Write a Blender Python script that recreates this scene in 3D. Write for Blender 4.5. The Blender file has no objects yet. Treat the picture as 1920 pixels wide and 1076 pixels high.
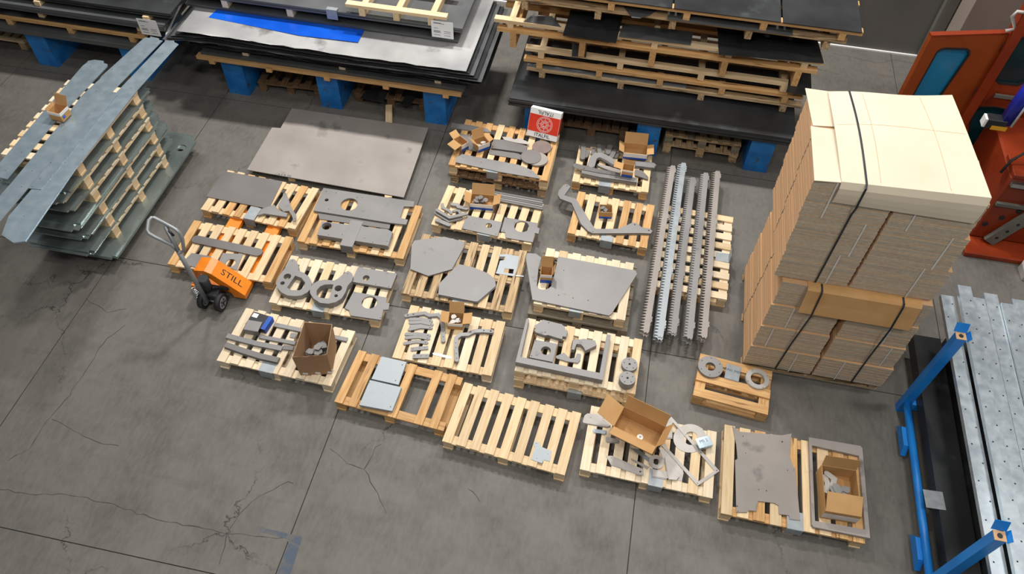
import bpy, bmesh, math, random
from mathutils import Vector, Matrix
from mathutils.geometry import tessellate_polygon
random.seed(7)
S = bpy.context.scene
COL = S.collection
R = math.radians
PI = math.pi

# ------------------------------------------------------------------ camera
F, PIT, ROL, CH, YAW = 1448.38, 0.906854, 0.0344571, 6.756, R(9.76)
_rz = Matrix.Rotation(YAW, 3, 'Z')
_fw = Vector((0, math.cos(PIT), -math.sin(PIT))); _r = Vector((1, 0, 0)); _u = _r.cross(_fw)
_r, _u = math.cos(ROL)*_r + math.sin(ROL)*_u, -math.sin(ROL)*_r + math.cos(ROL)*_u
FW, RT, UP = _rz @ _fw, _rz @ _r, _rz @ _u
CAM = Vector((0, 0, CH))
cd = bpy.data.cameras.new('camera'); co = bpy.data.objects.new('camera', cd); COL.objects.link(co)
cd.sensor_fit = 'HORIZONTAL'; cd.sensor_width = 36.0; cd.lens = F/1920*36.0; cd.clip_end = 200
co.matrix_world = Matrix(((RT.x, UP.x, -FW.x, CAM.x), (RT.y, UP.y, -FW.y, CAM.y), (RT.z, UP.z, -FW.z, CAM.z), (0, 0, 0, 1)))
S.camera = co

# ------------------------------------------------------------------ light
W = bpy.data.worlds.new('hall_ambient'); S.world = W; W.use_nodes = True
bg = W.node_tree.nodes['Background']; bg.inputs[0].default_value = (0.86, 0.93, 1.0, 1); bg.inputs[1].default_value = 0.17
LAMPS = [(-6.5, 10.2, 130), (-2.4, 10.2, 210), (2.0, 10.2, 130), (6.0, 5.0, 70), (-5.0, 2.5, 45), (-0.3, 5.6, 40), (3.0, 0.5, 70), (-1.5, -1.0, 90)]  # unseen lamps nearest the camera are added front fill for the stand faces
for i, (x, y, e) in enumerate(LAMPS):
    ld = bpy.data.lights.new('key_fill_lamp', 'AREA'); ld.shape = 'RECTANGLE'; ld.size = 0.9; ld.size_y = 0.6; ld.energy = e*3.2
    ld.color = (1.0, 0.975, 0.94)
    lo = bpy.data.objects.new('key_fill_lamp', ld); COL.objects.link(lo); lo.location = (x, y, 9.5)
S.view_settings.view_transform = 'Standard'; S.view_settings.look = 'None'
S.view_settings.exposure = -0.17; S.view_settings.gamma = 1.0; S.view_settings.use_curve_mapping = False

# ------------------------------------------------------------------ helpers
def at(px, py, z=0.0):
    d = FW + RT*((px-960)/F) - UP*((py-538)/F); return CAM + d*((z-CH)/d.z)
def aty(px, py, Y):
    d = FW + RT*((px-960)/F) - UP*((py-538)/F); return CAM + d*(Y/d.y)
def onplane(px, py, P0, n):
    d = FW + RT*((px-960)/F) - UP*((py-538)/F); return CAM + d*((P0-CAM).dot(n)/d.dot(n))
def K(x0, y0, s):
    return lambda p: (x0+p[0]/s, y0+p[1]/s)
FULL = lambda p: p

def lin(h):
    h = h.lstrip('#'); c = [int(h[i:i+2], 16)/255 for i in (0, 2, 4)]
    return tuple((x/12.92 if x <= .04045 else ((x+.055)/1.055)**2.4) for x in c)+(1,)

def mat(name, c1, c2=None, scale=4.0, stretch=(1, 1, 1), rough=.6, metal=0.0, var=.12, bump=0.0, detail=6, coord='Object', lo=.35, hi=.65, spec=.5, c3=None, s3=14., t3=.62, rvar=0.0):
    m = bpy.data.materials.new(name); m.use_nodes = True; nt = m.node_tree; N = nt.nodes; L = nt.links
    b = N['Principled BSDF']; b.inputs['Roughness'].default_value = rough; b.inputs['Metallic'].default_value = metal
    b.inputs['Specular IOR Level'].default_value = spec
    tc = N.new('ShaderNodeTexCoord'); mp = N.new('ShaderNodeMapping'); mp.inputs['Scale'].default_value = stretch
    if coord == 'World':
        ge = N.new('ShaderNodeNewGeometry'); L.new(ge.outputs['Position'], mp.inputs['Vector'])
    else:
        L.new(tc.outputs['Object'], mp.inputs['Vector'])
    oi = N.new('ShaderNodeObjectInfo')
    off = N.new('ShaderNodeVectorMath'); off.operation = 'ADD'
    ml = N.new('ShaderNodeMath'); ml.operation = 'MULTIPLY'; ml.inputs[1].default_value = 0 if coord == 'World' else 37.0
    L.new(oi.outputs['Random'], ml.inputs[0]); L.new(mp.outputs[0], off.inputs[0]); L.new(ml.outputs[0], off.inputs[1])
    nz = N.new('ShaderNodeTexNoise'); nz.inputs['Scale'].default_value = scale; nz.inputs['Detail'].default_value = detail
    L.new(off.outputs[0], nz.inputs['Vector'])
    mr = N.new('ShaderNodeMapRange'); mr.inputs[1].default_value = lo; mr.inputs[2].default_value = hi
    L.new(nz.outputs['Fac'], mr.inputs[0])
    mx = N.new('ShaderNodeMix'); mx.data_type = 'RGBA'; mx.inputs[6].default_value = lin(c1); mx.inputs[7].default_value = lin(c2 or c1)
    L.new(mr.outputs[0], mx.inputs[0]); out = mx.outputs[2]
    if c3:
        n3 = N.new('ShaderNodeTexNoise'); n3.inputs['Scale'].default_value = s3; n3.inputs['Detail'].default_value = 5
        L.new(off.outputs[0], n3.inputs['Vector'])
        m3 = N.new('ShaderNodeMapRange'); m3.inputs[1].default_value = t3; m3.inputs[2].default_value = t3+.1; L.new(n3.outputs['Fac'], m3.inputs[0])
        x3 = N.new('ShaderNodeMix'); x3.data_type = 'RGBA'; x3.inputs[7].default_value = lin(c3); L.new(m3.outputs[0], x3.inputs[0]); L.new(out, x3.inputs[6]); out = x3.outputs[2]
    hs = N.new('ShaderNodeHueSaturation'); L.new(out, hs.inputs['Color'])
    vr = N.new('ShaderNodeMapRange'); vr.inputs[3].default_value = 1-var; vr.inputs[4].default_value = 1+var; L.new(oi.outputs['Random'], vr.inputs[0]); L.new(vr.outputs[0], hs.inputs['Value'])
    L.new(hs.outputs[0], b.inputs['Base Color'])
    if rvar:
        rr = N.new('ShaderNodeMapRange'); rr.inputs[1].default_value = .3; rr.inputs[2].default_value = .7; rr.inputs[3].default_value = rough-rvar; rr.inputs[4].default_value = rough+rvar
        L.new(nz.outputs['Fac'], rr.inputs[0]); L.new(rr.outputs[0], b.inputs['Roughness'])
    if bump:
        bp = N.new('ShaderNodeBump'); bp.inputs['Strength'].default_value = bump; bp.inputs['Distance'].default_value = .01
        L.new(nz.outputs['Fac'], bp.inputs['Height']); L.new(bp.outputs[0], b.inputs['Normal'])
    return m

MT = {}
G = (1.2, 16, 16)
MT['pine'] = mat('pale_pine', '#d6b88c', '#e4cba4', 3, G, .75, var=.1, bump=.15, c3='#b98a52', s3=1.6, t3=.66)
MT['pine2'] = mat('fresh_pine', '#e0caa7', '#e9d9bd', 3, G, .75, var=.07, bump=.12, c3='#c9a06a', s3=1.5, t3=.68)
MT['oak'] = mat('orange_pine', '#c0905a', '#d4ab74', 3, G, .72, var=.12, bump=.2, c3='#7d5730', s3=2.0, t3=.63)
MT['worn'] = mat('worn_pine', '#a98b66', '#cbb088', 3, G, .8, var=.12, bump=.25, c3='#6b553f', s3=2.6, t3=.55)
MT['grey_wood'] = mat('weathered_wood', '#7d7362', '#978b76', 3, G, .85, var=.12, bump=.3, c3='#544a3e', s3=2.6, t3=.56)
MT['dark_wood'] = mat('old_brown_wood', '#6b5038', '#86684a', 3, G, .8, var=.15, bump=.25, c3='#3d2d20', s3=2.4, t3=.58)
MT['steel'] = mat('mill_steel', '#7f7d7c', '#908d8b', 2.2, rough=.52, metal=.25, var=.06, c3='#6c6866', s3=7, t3=.66, rvar=.07)
MT['steel_w'] = mat('warm_mill_steel', '#928a84', '#a39b95', 1.6, rough=.55, metal=.25, var=.04, c3='#78716c', s3=3.2, t3=.62, rvar=.06)
MT['steel_d'] = mat('dark_mill_steel', '#6f6b68', '#7c7876', 1.8, rough=.5, metal=.25, var=.05, rvar=.05)
MT['brown_steel'] = mat('brown_abrasive', '#75655f', '#84736c', 8, rough=.7, var=.03)
MT['zinc'] = mat('galvanised_steel', '#9fb0ba', '#abbac3', 9, rough=.3, metal=.6, var=.05, rvar=.05)
MT['zinc_m'] = mat('matt_galvanised_steel', '#979da1', '#a5abae', 14, rough=.5, metal=.35, var=.04, rvar=.06)
MT['zinc_c'] = mat('channel_zinc', '#b4bfc6', '#c6cfd4', 14, rough=.4, metal=.6, var=.04, rvar=.06)
MT['card_t'] = mat('dull_cardboard', '#a07e5c', '#ad8a68', 3, rough=.88, var=.03)
MT['pale_steel'] = mat('pale_sheet_metal', '#aaa59f', '#b9b4ae', 6, rough=.5, metal=.3, var=.06)
MT['glass_zinc'] = mat('mirror_zinc', '#8f9b98', '#a3aeab', 3, rough=.18, metal=.6, var=.08, rvar=.04)
MT['black'] = mat('black_sheet_steel', '#2f3031', '#424446', 1.2, rough=.45, metal=.35, var=.15, c3='#55585a', s3=2.2, t3=.62, rvar=.08)
MT['grey_pack'] = mat('grey_sheet_steel', '#5b5d5e', '#6a6c6d', 1.6, (1, 1, 30), .45, .4, var=.1, rvar=.06)
MT['silver'] = mat('silver_sheet', '#a7a8a8', '#c9c8c6', 1.1, rough=.42, metal=.5, var=.03, c3='#8a8988', s3=2.6, t3=.6, rvar=.08)
MT['blue'] = mat('worn_blue_paint', '#176cb8', '#2a86d4', 5, rough=.5, var=.08, c3='#4d5258', s3=9, t3=.6, rvar=.08)
MT['blue2'] = mat('bright_blue_paint', '#1b78cc', '#238ade', 3, rough=.38, var=.03, c3='#7f8c95', s3=9, t3=.75)
MT['film'] = mat('blue_film', '#0f4fc0', '#1660d6', 2, rough=.25, var=0)
MT['orange'] = mat('orange_paint', '#e2750f', '#f08a1d', 3, rough=.4, var=.04, c3='#a85a1a', s3=9, t3=.72)
MT['rust'] = mat('red_orange_paint', '#7f2c10', '#923616', 2, rough=.4, var=.06, c3='#64220c', s3=3, t3=.66)
MT['rust2'] = mat('dull_orange_paint', '#8a3c12', '#9a4617', 2, rough=.45, var=.04)
MT['card'] = mat('brown_cardboard', '#b98d58', '#c79c68', 3, rough=.85, var=.06)
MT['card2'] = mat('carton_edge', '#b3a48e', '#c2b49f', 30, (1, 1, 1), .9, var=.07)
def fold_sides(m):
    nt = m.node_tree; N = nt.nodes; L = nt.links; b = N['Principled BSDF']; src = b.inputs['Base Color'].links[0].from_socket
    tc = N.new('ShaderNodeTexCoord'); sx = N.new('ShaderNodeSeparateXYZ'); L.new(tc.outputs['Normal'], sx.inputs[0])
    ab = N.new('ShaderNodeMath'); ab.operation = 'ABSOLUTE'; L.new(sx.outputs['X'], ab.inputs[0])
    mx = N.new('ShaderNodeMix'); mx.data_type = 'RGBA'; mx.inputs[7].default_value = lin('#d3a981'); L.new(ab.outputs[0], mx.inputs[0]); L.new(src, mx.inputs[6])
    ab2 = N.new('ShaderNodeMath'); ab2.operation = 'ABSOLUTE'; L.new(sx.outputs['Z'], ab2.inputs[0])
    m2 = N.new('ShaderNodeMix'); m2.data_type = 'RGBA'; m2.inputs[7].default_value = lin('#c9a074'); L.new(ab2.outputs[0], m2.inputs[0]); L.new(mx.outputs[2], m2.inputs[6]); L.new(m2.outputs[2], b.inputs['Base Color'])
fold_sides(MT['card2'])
MT['card_l'] = mat('carton_side', '#c39a70', '#d4ac83', 9, (1, 1, 1), .9, var=.08)
MT['cap'] = mat('cream_cardboard', '#d5c6ac', '#ddcfb8', 1.5, rough=.8, var=.02)
MT['white'] = mat('white_print', '#e3e3e1', '#eeeeec', 4, rough=.6, var=.02)
MT['paper'] = mat('paper', '#ececea', '#f6f6f4', 4, rough=.7, var=.0)
MT['pblue'] = mat('blue_print', '#1a4fae', '#2158ba', 4, rough=.55, var=.03)
MT['red'] = mat('red_print', '#d9331c', '#e23d24', 4, rough=.5, var=.02)
MT['ink'] = mat('black_ink', '#1d1d1f', '#232325', 4, rough=.6, var=0)
MT['ink2'] = mat('marker_ink', '#39414d', '#454e5b', 4, rough=.6, var=0)
MT['rubber'] = mat('black_rubber', '#1b1b1c', '#262627', 6, rough=.7, var=.05)
MT['dark'] = mat('black_painted_metal', '#222326', '#2e3034', 4, rough=.45, metal=.2, var=.05)
MT['handle'] = mat('silver_grey_paint', '#8d9192', '#9da1a2', 4, rough=.4, metal=.4, var=.03)
MT['chrome'] = mat('bright_metal', '#c3c8cb', '#d5d9db', 6, rough=.2, metal=.95, var=.03)
MT['strap'] = mat('black_strap', '#23272c', '#2d3238', 6, rough=.4, var=.03)
MT['strapw'] = mat('white_strap', '#cfccc6', '#dedbd6', 6, rough=.5, var=.03)
MT['teal'] = mat('blue_green_glass', '#08719c', '#0c82ab', 1.5, rough=.12, var=.03)
MT['teal_d'] = mat('dark_green_glass', '#0b2b31', '#113a41', 1.5, rough=.12, var=.05)
MT['wall'] = mat('grey_wall_panel', '#5c5a57', '#68655f', 1.2, rough=.7, var=0)
MT['frame'] = mat('grey_green_frame', '#5f5f57', '#6c6b62', 3, rough=.6, var=.05)
MT['pillar'] = mat('pinkish_concrete', '#93857c', '#9f9087', 1.4, rough=.8, var=0)
MT['cobalt'] = mat('cobalt_paint', '#18248f', '#2230a4', 3, rough=.3, var=0)
MT['yellow'] = mat('yellow_sticker', '#d79a1c', '#e0a62a', 3, rough=.5, var=0)
MT['inner'] = mat('inner_cardboard', '#a87d4c', '#b58a58', 3, rough=.88, var=.05)
MT['film_mark'] = mat('blue_floor_paint', '#4f5a68', '#646263', 9, rough=.8, var=0, lo=.42, hi=.55)
MT['joint'] = mat('dark_joint', '#3d3a36', '#4a4742', 6, rough=.9, var=0)

def floor_material():
    m = bpy.data.materials.new('worn_concrete'); m.use_nodes = True; nt = m.node_tree; N = nt.nodes; L = nt.links
    b = N['Principled BSDF']; ge = N.new('ShaderNodeNewGeometry')
    def noise(s, d, st=(1, 1, 1), rot=0, ro=.6):
        mp = N.new('ShaderNodeMapping'); mp.inputs['Scale'].default_value = st; mp.inputs['Rotation'].default_value = (0, 0, rot); L.new(ge.outputs['Position'], mp.inputs[0])
        n = N.new('ShaderNodeTexNoise'); n.inputs['Scale'].default_value = s; n.inputs['Detail'].default_value = d; n.inputs['Roughness'].default_value = ro; L.new(mp.outputs[0], n.inputs['Vector']); return n
    def rng(o, a, c, x=0., y=1.):
        r = N.new('ShaderNodeMapRange'); r.inputs[1].default_value = a; r.inputs[2].default_value = c; r.inputs[3].default_value = x; r.inputs[4].default_value = y; L.new(o, r.inputs[0]); return r.outputs[0]
    def mix(f, a, c, bt='MIX'):
        x = N.new('ShaderNodeMix'); x.data_type = 'RGBA'; x.blend_type = bt
        for s, v in ((0, f), (6, a), (7, c)):
            if isinstance(v, (tuple, float, int)): x.inputs[s].default_value = v
            else: L.new(v, x.inputs[s])
        return x.outputs[2]
    n1 = noise(.45, 5); n2 = noise(2.2, 8); n3 = noise(26, 6, (1, .35, 1), .2); n4 = noise(3.0, 7, (.25, 2.2, 1), -.15)
    c = mix(rng(n1.outputs['Fac'], .35, .65), lin('#625f58'), lin('#6b665f'))
    c = mix(rng(n2.outputs['Fac'], .42, .68), c, lin('#53504a'))
    c = mix(rng(n4.outputs['Fac'], .58, .75, 0, .5), c, lin('#474540'))
    c = mix(rng(n3.outputs['Fac'], .3, .72, 0, .55), c, lin('#75716a'))
    # pale scuffs and specks
    n5 = noise(60, 3); c = mix(rng(n5.outputs['Fac'], .735, .76), c, lin('#938f87'))
    # cracks: edges of large distorted cells, broken up
    mp = N.new('ShaderNodeMapping'); mp.inputs['Scale'].default_value = (.62, .62, .62); mp.inputs['Location'].default_value = (.3, .45, 0); L.new(ge.outputs['Position'], mp.inputs[0])
    nd = noise(1.9, 9, ro=.7); ad = N.new('ShaderNodeVectorMath'); ad.operation = 'ADD'; sc = N.new('ShaderNodeVectorMath'); sc.operation = 'SCALE'; sc.inputs['Scale'].default_value = .34
    L.new(nd.outputs['Color'], sc.inputs[0]); L.new(mp.outputs[0], ad.inputs[0]); L.new(sc.outputs[0], ad.inputs[1])
    vo = N.new('ShaderNodeTexVoronoi'); vo.feature = 'DISTANCE_TO_EDGE'; vo.inputs['Scale'].default_value = 1.0; L.new(ad.outputs[0], vo.inputs['Vector'])
    ck = rng(vo.outputs['Distance'], .0015, .0048, 1, 0); msk = rng(noise(.8, 4).outputs['Fac'], .5, .6)
    mm = N.new('ShaderNodeMath'); mm.operation = 'MULTIPLY'; L.new(ck, mm.inputs[0]); L.new(msk, mm.inputs[1])
    c = mix(mm.outputs[0], c, lin('#302e2b'))
    L.new(c, b.inputs['Base Color'])
    L.new(rng(n2.outputs['Fac'], .3, .7, .5, .68), b.inputs['Roughness'])
    bp = N.new('ShaderNodeBump'); bp.inputs['Strength'].default_value = .12; bp.inputs['Distance'].default_value = .01; L.new(n3.outputs['Fac'], bp.inputs['Height']); L.new(bp.outputs[0], b.inputs['Normal'])
    return m
MT['floor'] = floor_material()

def obj(name, mesh, m=None, parent=None, loc=(0, 0, 0), rot=(0, 0, 0), label=None):
    o = bpy.data.objects.new(name, mesh); COL.objects.link(o)
    if m is not None and mesh is not None and not mesh.materials: mesh.materials.append(MT[m])
    o.location = loc; o.rotation_euler = rot
    if parent: o.parent = parent
    if label: o['label'] = label
    return o
def tag(o, label, cat, group=None):
    o['label'] = label; o['category'] = cat
    if group: o['group'] = group
    return o
def struct(o): o['kind'] = 'structure'; return o
def thing(name, label, cat, loc=(0, 0, 0), rz=0, group=None):
    o = bpy.data.objects.new(name, None); COL.objects.link(o); o.location = loc; o.rotation_euler = (0, 0, rz); o.empty_display_size = .1
    return tag(o, label, cat, group)

_boxes = {}
def box(dx, dy, dz, m, base=True, bev=0.0):
    """shared box mesh; origin at centre of its bottom face (base) or its centre"""
    k = (round(dx, 4), round(dy, 4), round(dz, 4), m, base, bev)
    if k in _boxes: return _boxes[k]
    bm = bmesh.new(); bmesh.ops.create_cube(bm, size=1)
    bmesh.ops.scale(bm, vec=(dx, dy, dz), verts=bm.verts)
    if base: bmesh.ops.translate(bm, vec=(0, 0, dz/2), verts=bm.verts)
    if bev: bmesh.ops.bevel(bm, geom=list(bm.edges), offset=bev, segments=1, affect='EDGES')
    me = bpy.data.meshes.new('box'); bm.to_mesh(me); bm.free(); me.materials.append(MT[m]); _boxes[k] = me; return me

def prism(outer, t, m, holes=(), z0=0.0):
    loops = [[Vector((p[0], p[1], 0)) for p in l] for l in [outer]+list(holes)]
    flat = [p for l in loops for p in l]; n = len(flat)
    tris = tessellate_polygon(loops)
    V = [(p.x, p.y, z0) for p in flat]+[(p.x, p.y, z0+t) for p in flat]
    Fc = [tuple(x) for x in tris]+[tuple(i+n for i in x) for x in tris]; k = 0
    for l in loops:
        c = len(l)
        for i in range(c): a, b2 = k+i, k+(i+1) % c; Fc.append((a, b2, b2+n, a+n))
        k += c
    me = bpy.data.meshes.new('sheet'); me.from_pydata(V, [], Fc)
    bm = bmesh.new(); bm.from_mesh(me); bmesh.ops.recalc_face_normals(bm, faces=bm.faces); bm.to_mesh(me); bm.free()
    me.materials.append(MT[m]); return me
def circ(x, y, r, n=24, ry=None):
    return [(x+r*math.cos(2*PI*i/n), y+(ry or r)*math.sin(2*PI*i/n)) for i in range(n)]
def cylmesh(r, h, m, n=20, r2=None, base=True):
    bm = bmesh.new(); bmesh.ops.create_cone(bm, cap_ends=True, segments=n, radius1=r, radius2=r if r2 is None else r2, depth=h)
    if base: bmesh.ops.translate(bm, vec=(0, 0, h/2), verts=bm.verts)
    for f in bm.faces:
        if len(f.verts) == 4: f.smooth = True
    me = bpy.data.meshes.new('cyl'); bm.to_mesh(me); bm.free(); me.materials.append(MT[m]); return me
def tubemesh(path, r, m, n=10, closed=False):
    P = [Vector(p) for p in path]; V = []; Fc = []; k = len(P); nrm = None
    for i, p in enumerate(P):
        a = P[(i-1) % k] if (i or closed) else p; b = P[(i+1) % k] if (i < k-1 or closed) else p
        d = (b-a).normalized()
        if nrm is None: nrm = d.orthogonal().normalized()
        nrm = (nrm-d*nrm.dot(d)).normalized(); bn = d.cross(nrm)
        for j in range(n): q = 2*PI*j/n; V.append(p+(nrm*math.cos(q)+bn*math.sin(q))*r)
    for i in range(k if closed else k-1):
        for j in range(n): a = i*n+j; b = i*n+(j+1) % n; c = ((i+1) % k)*n+(j+1) % n; d = ((i+1) % k)*n+j; Fc.append((a, b, c, d))
    if not closed: Fc += [tuple(range(n))[::-1], tuple(range((k-1)*n, k*n))]
    me = bpy.data.meshes.new('tube'); me.from_pydata([tuple(v) for v in V], [], Fc)
    for p in me.polygons: p.use_smooth = len(p.vertices) == 4
    me.materials.append(MT[m]); return me
def textmesh(s, size, m, depth=.0006):
    cu = bpy.data.curves.new('lettering', 'FONT'); cu.body = s; cu.size = size; cu.extrude = depth; cu.align_x = 'CENTER'; cu.align_y = 'CENTER'; cu.resolution_u = 3
    o = bpy.data.objects.new('tmp', cu); COL.objects.link(o); dg = bpy.context.evaluated_depsgraph_get()
    me = bpy.data.meshes.new_from_object(o.evaluated_get(dg)); bpy.data.objects.remove(o); bpy.data.curves.remove(cu)
    me.materials.clear(); me.materials.append(MT[m]); return me
def basis(o, X, Y, Z, P):
    o.matrix_world = Matrix(((X.x, Y.x, Z.x, P.x), (X.y, Y.y, Z.y, P.y), (X.z, Y.z, Z.z, P.z), (0, 0, 0, 1)))

def stackcopies(o, n, t, label, cat, jit=.004, rj=.006):
    g = 'pieces below '+label
    for i in range(n-1):
        c = o.copy(); COL.objects.link(c)
        c.location = o.location+Vector((random.uniform(-jit, jit), random.uniform(-jit, jit), -t*(i+1)-.0002*(i+1)))
        c.rotation_euler.z += random.uniform(-rj, rj)
        tag(c, 'one layer under the '+label, cat, g[:60])
def plate(name, label, cat, k, pts, z, t=.008, m='steel', n=1, holes=(), rnd=(), group=None, jit=.004):
    """sheet-metal piece: outline in photo pixels laid on the plane it rests on. holes: pixel polygons; rnd: (px,py,radius m)"""
    zt = z+n*(t+.0002)
    w = [at(*k(p), zt) for p in pts]; cx = sum(p.x for p in w)/len(w); cy = sum(p.y for p in w)/len(w)
    hl = [[(q.x-cx, q.y-cy) for q in (at(*k(p), zt) for p in h)] for h in holes]
    for (a, b, r) in rnd: q = at(*k((a, b)), zt); hl.append(circ(q.x-cx, q.y-cy, r, 20 if r > .02 else 10))
    me = prism([(p.x-cx, p.y-cy) for p in w], t, m, hl)
    o = tag(obj(name, me, None, None, (cx, cy, zt-t)), label, cat, group)
    if n > 1: stackcopies(o, n, t, label, cat, jit)
    return o
def barpoly(P, w, rounded=True):
    n = len(P); Lf = []; Rt = []
    for i in range(n):
        d1 = (P[i]-P[i-1]).normalized() if i else None; d2 = (P[i+1]-P[i]).normalized() if i < n-1 else None
        d = ((d1 or d2)+(d2 or d1)).normalized(); nn = Vector((-d.y, d.x)); s = 1.0
        if d1 and d2: s = min(1.6, 1/max(.3, nn.dot(Vector((-d1.y, d1.x)))))
        Lf.append(P[i]+nn*w/2*s); Rt.append(P[i]-nn*w/2*s)
    pts = list(Lf)
    if rounded:
        d = (P[-1]-P[-2]).normalized(); a0 = math.atan2(d.x, -d.y)
        for i in range(1, 6): a = math.atan2(d.y, d.x)+PI/2-PI*i/6; pts.append(P[-1]+Vector((math.cos(a), math.sin(a)))*w/2)
    pts += Rt[::-1]
    if rounded:
        d = (P[1]-P[0]).normalized()
        for i in range(1, 6): a = math.atan2(d.y, d.x)-PI/2-PI*i/6; pts.append(P[0]+Vector((math.cos(a), math.sin(a)))*w/2)
    return pts
def bar(name, label, cat, k, path, w, z, t=.008, m='steel', n=1, hol=(), group=None, rounded=True, jit=.004):
    zt = z+n*(t+.0002); W2 = [at(*k(p), zt).to_2d() for p in path]
    c = sum(W2, Vector((0, 0)))/len(W2); P = [p-c for p in W2]
    hl = []
    for (a, b, r) in hol: q = at(*k((a, b)), zt); hl.append(circ(q.x-c.x, q.y-c.y, r, 8))
    me = prism([(p.x, p.y) for p in barpoly(P, w, rounded)], t, m, hl)
    o = tag(obj(name, me, None, None, (c.x, c.y, zt-t)), label, cat, group)
    if n > 1: stackcopies(o, n, t, label, cat, jit)
    return o
def disc(name, label, cat, k, c, r, z, t=.008, m='steel', n=1, hole=0, bolts=0, group=None, jit=.004):
    zt = z+n*(t+.0002); q = at(*k(c), zt); hl = [circ(0, 0, hole, 20)] if hole else []
    for i in range(bolts): a = 2*PI*i/bolts+.5; rr = (r+hole)/2+r*.12; hl.append(circ(rr*math.cos(a), rr*math.sin(a), .006, 6))
    o = tag(obj(name, prism(circ(0, 0, r, 36), t, m, hl), None, None, (q.x, q.y, zt-t)), label, cat, group)
    if n > 1: stackcopies(o, n, t, label, cat, jit)
    return o

TB, TK, TS, TD = .02, .084, .02, .02    # bottom board, block, stringer board, deck board
PH = .144
def pallet(label, x, y, a, L, Wd, n=9, bw=.088, z0=0.0, m='pine', m2=None, fr=None, group='wooden pallets in the yard', mid=False):
    """deck boards run along the short side; stringer boards along the long side; nine blocks; three bottom boards"""
    t = thing('wooden_pallet', label, 'pallet', (x, y, z0), a, group); m2 = m2 or m; LASTP.append((x, y, a, L, Wd))
    for i in (-1, 0, 1):
        obj('bottom_board', box(Wd, .095, TB, m2), None, t, (i*(L/2-.05), 0, 0), (0, 0, PI/2))
        for j in (-1, 0, 1):
            if j or mid: obj('block', box(.1, .085, TK, m2), None, t, (i*(L/2-.055), j*(Wd/2-.05), TB))
        if i or mid: obj('stringer_board', box(L, .09, TS, m), None, t, (0, i*(Wd/2-.05), TB+TK))
    pos = fr or [(-L/2+bw/2+(L-bw)*i/(n-1))/L for i in range(n)]
    for p in pos:
        mm = m if random.random() > .25 else m2
        obj('deck_board', box(Wd, bw, TD, mm), None, t, (p*L+random.uniform(-.004, .004), random.uniform(-.005, .005), TB+TK+TS), (0, 0, PI/2+random.uniform(-.006, .006)))
    return t
LASTP = []
def bracket(label, k, pl, pr, z, dep=.14, drop=.1, m='zinc_m', write=None, edge=True, ex=0.0):
    """folded sheet-metal label holder hooked over a pallet edge"""
    A, B = at(*k(pl), z), at(*k(pr), z); X = (B-A).normalized(); w = (B-A).length; c = (A+B)/2
    if edge:
        px, py, pa, pL, pW = LASTP[-1]; X = Vector((math.cos(pa), math.sin(pa), 0)); Yp = Vector((-X.y, X.x, 0)); q = c-Vector((px, py, 0)); lx = q.dot(X); g = -pW/2-.009-ex
        dep = max(.03, dep+(q.dot(Yp)-g)*1.0); c = Vector((px, py, 0))+X*lx+Yp*g
    t = thing('label_bracket', label, 'bracket', (c.x, c.y, z-drop), math.atan2(X.y, X.x), 'folded metal label holders')
    obj('top_flange', box(w, dep, .0025, m), None, t, (0, dep/2, drop))
    obj('front_flange', box(w, .0025, drop, m), None, t, (0, -.0015, 0))
    if write: obj('handwriting', textmesh(write, w*.3, 'ink2'), None, t, (0, dep*.6, drop+.003))
    return t
def carton(label, k, fl, fr, z, dep, h, flaps=None, bands=(), m='card', th=.005, cat='carton', name='cardboard_box', wid=None, group='open cardboard boxes'):
    A, B = at(*k(fl), z), at(*k(fr), z); X = (B-A); X.z = 0; w = wid or X.length; X.normalize(); Yv = Vector((-X.y, X.x, 0)); c = (A+B)/2+Yv*dep/2
    t = thing(name, label, cat, (c.x, c.y, z), math.atan2(X.y, X.x), group)
    obj('base_panel', box(w-.002, dep-.002, .004, 'inner'), None, t)
    SD = {'f': ((0, -dep/2), -PI/2, w), 'b': ((0, dep/2), PI/2, w), 'l': ((-w/2, 0), PI, dep), 'r': ((w/2, 0), 0, dep)}
    for s, ((px, py), ph, wd) in SD.items():
        q = Matrix.Rotation(ph-PI/2, 4, 'Z')
        ww = wd if s in 'fb' else wd-2*th
        wl = obj('wall', box(ww, th, h-.004, m), None, t, (px*(1-th/abs(px+py)/2*1), py*(1-th/abs(px+py)/2), .004), (0, 0, ph-PI/2))
        if flaps and s in flaps:
            ln, an = flaps[s]
            o = obj('flap', box(ww*.985, .004, ln, m), None, t); o.matrix_local = Matrix.Translation((px, py, h)) @ q @ Matrix.Rotation(-R(an), 4, 'X')
        for (bs, b0, b1, bmn) in bands:
            if bs == s: obj('printed_band', box(wd-.001, .0015, b1-b0, bmn), None, t, (px*(1+.001/abs(px+py)), py*(1+.001/abs(px+py)), b0), (0, 0, ph-PI/2))
    return t
def fill(label, cat, root, w, d, z, n, m, s=.05, group=None):
    for i in range(n):
        P = [Vector((random.uniform(.5, 1)*s*math.cos(a), random.uniform(.4, .9)*s*math.sin(a))) for a in [2*PI*q/6 for q in range(6)]]
        o = obj('small_steel_part', prism([tuple(p) for p in P], .006, m), None, None)
        lx, ly = random.uniform(-w/2, w/2), random.uniform(-d/2, d/2)
        a = root.rotation_euler.z; o.location = (root.location.x+lx*math.cos(a)-ly*math.sin(a), root.location.y+lx*math.sin(a)+ly*math.cos(a), root.location.z+z+i*.0085)
        o.rotation_euler = (random.uniform(-.03, .03), random.uniform(-.03, .03), random.uniform(0, 6)); tag(o, label, cat, group or label)

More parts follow.
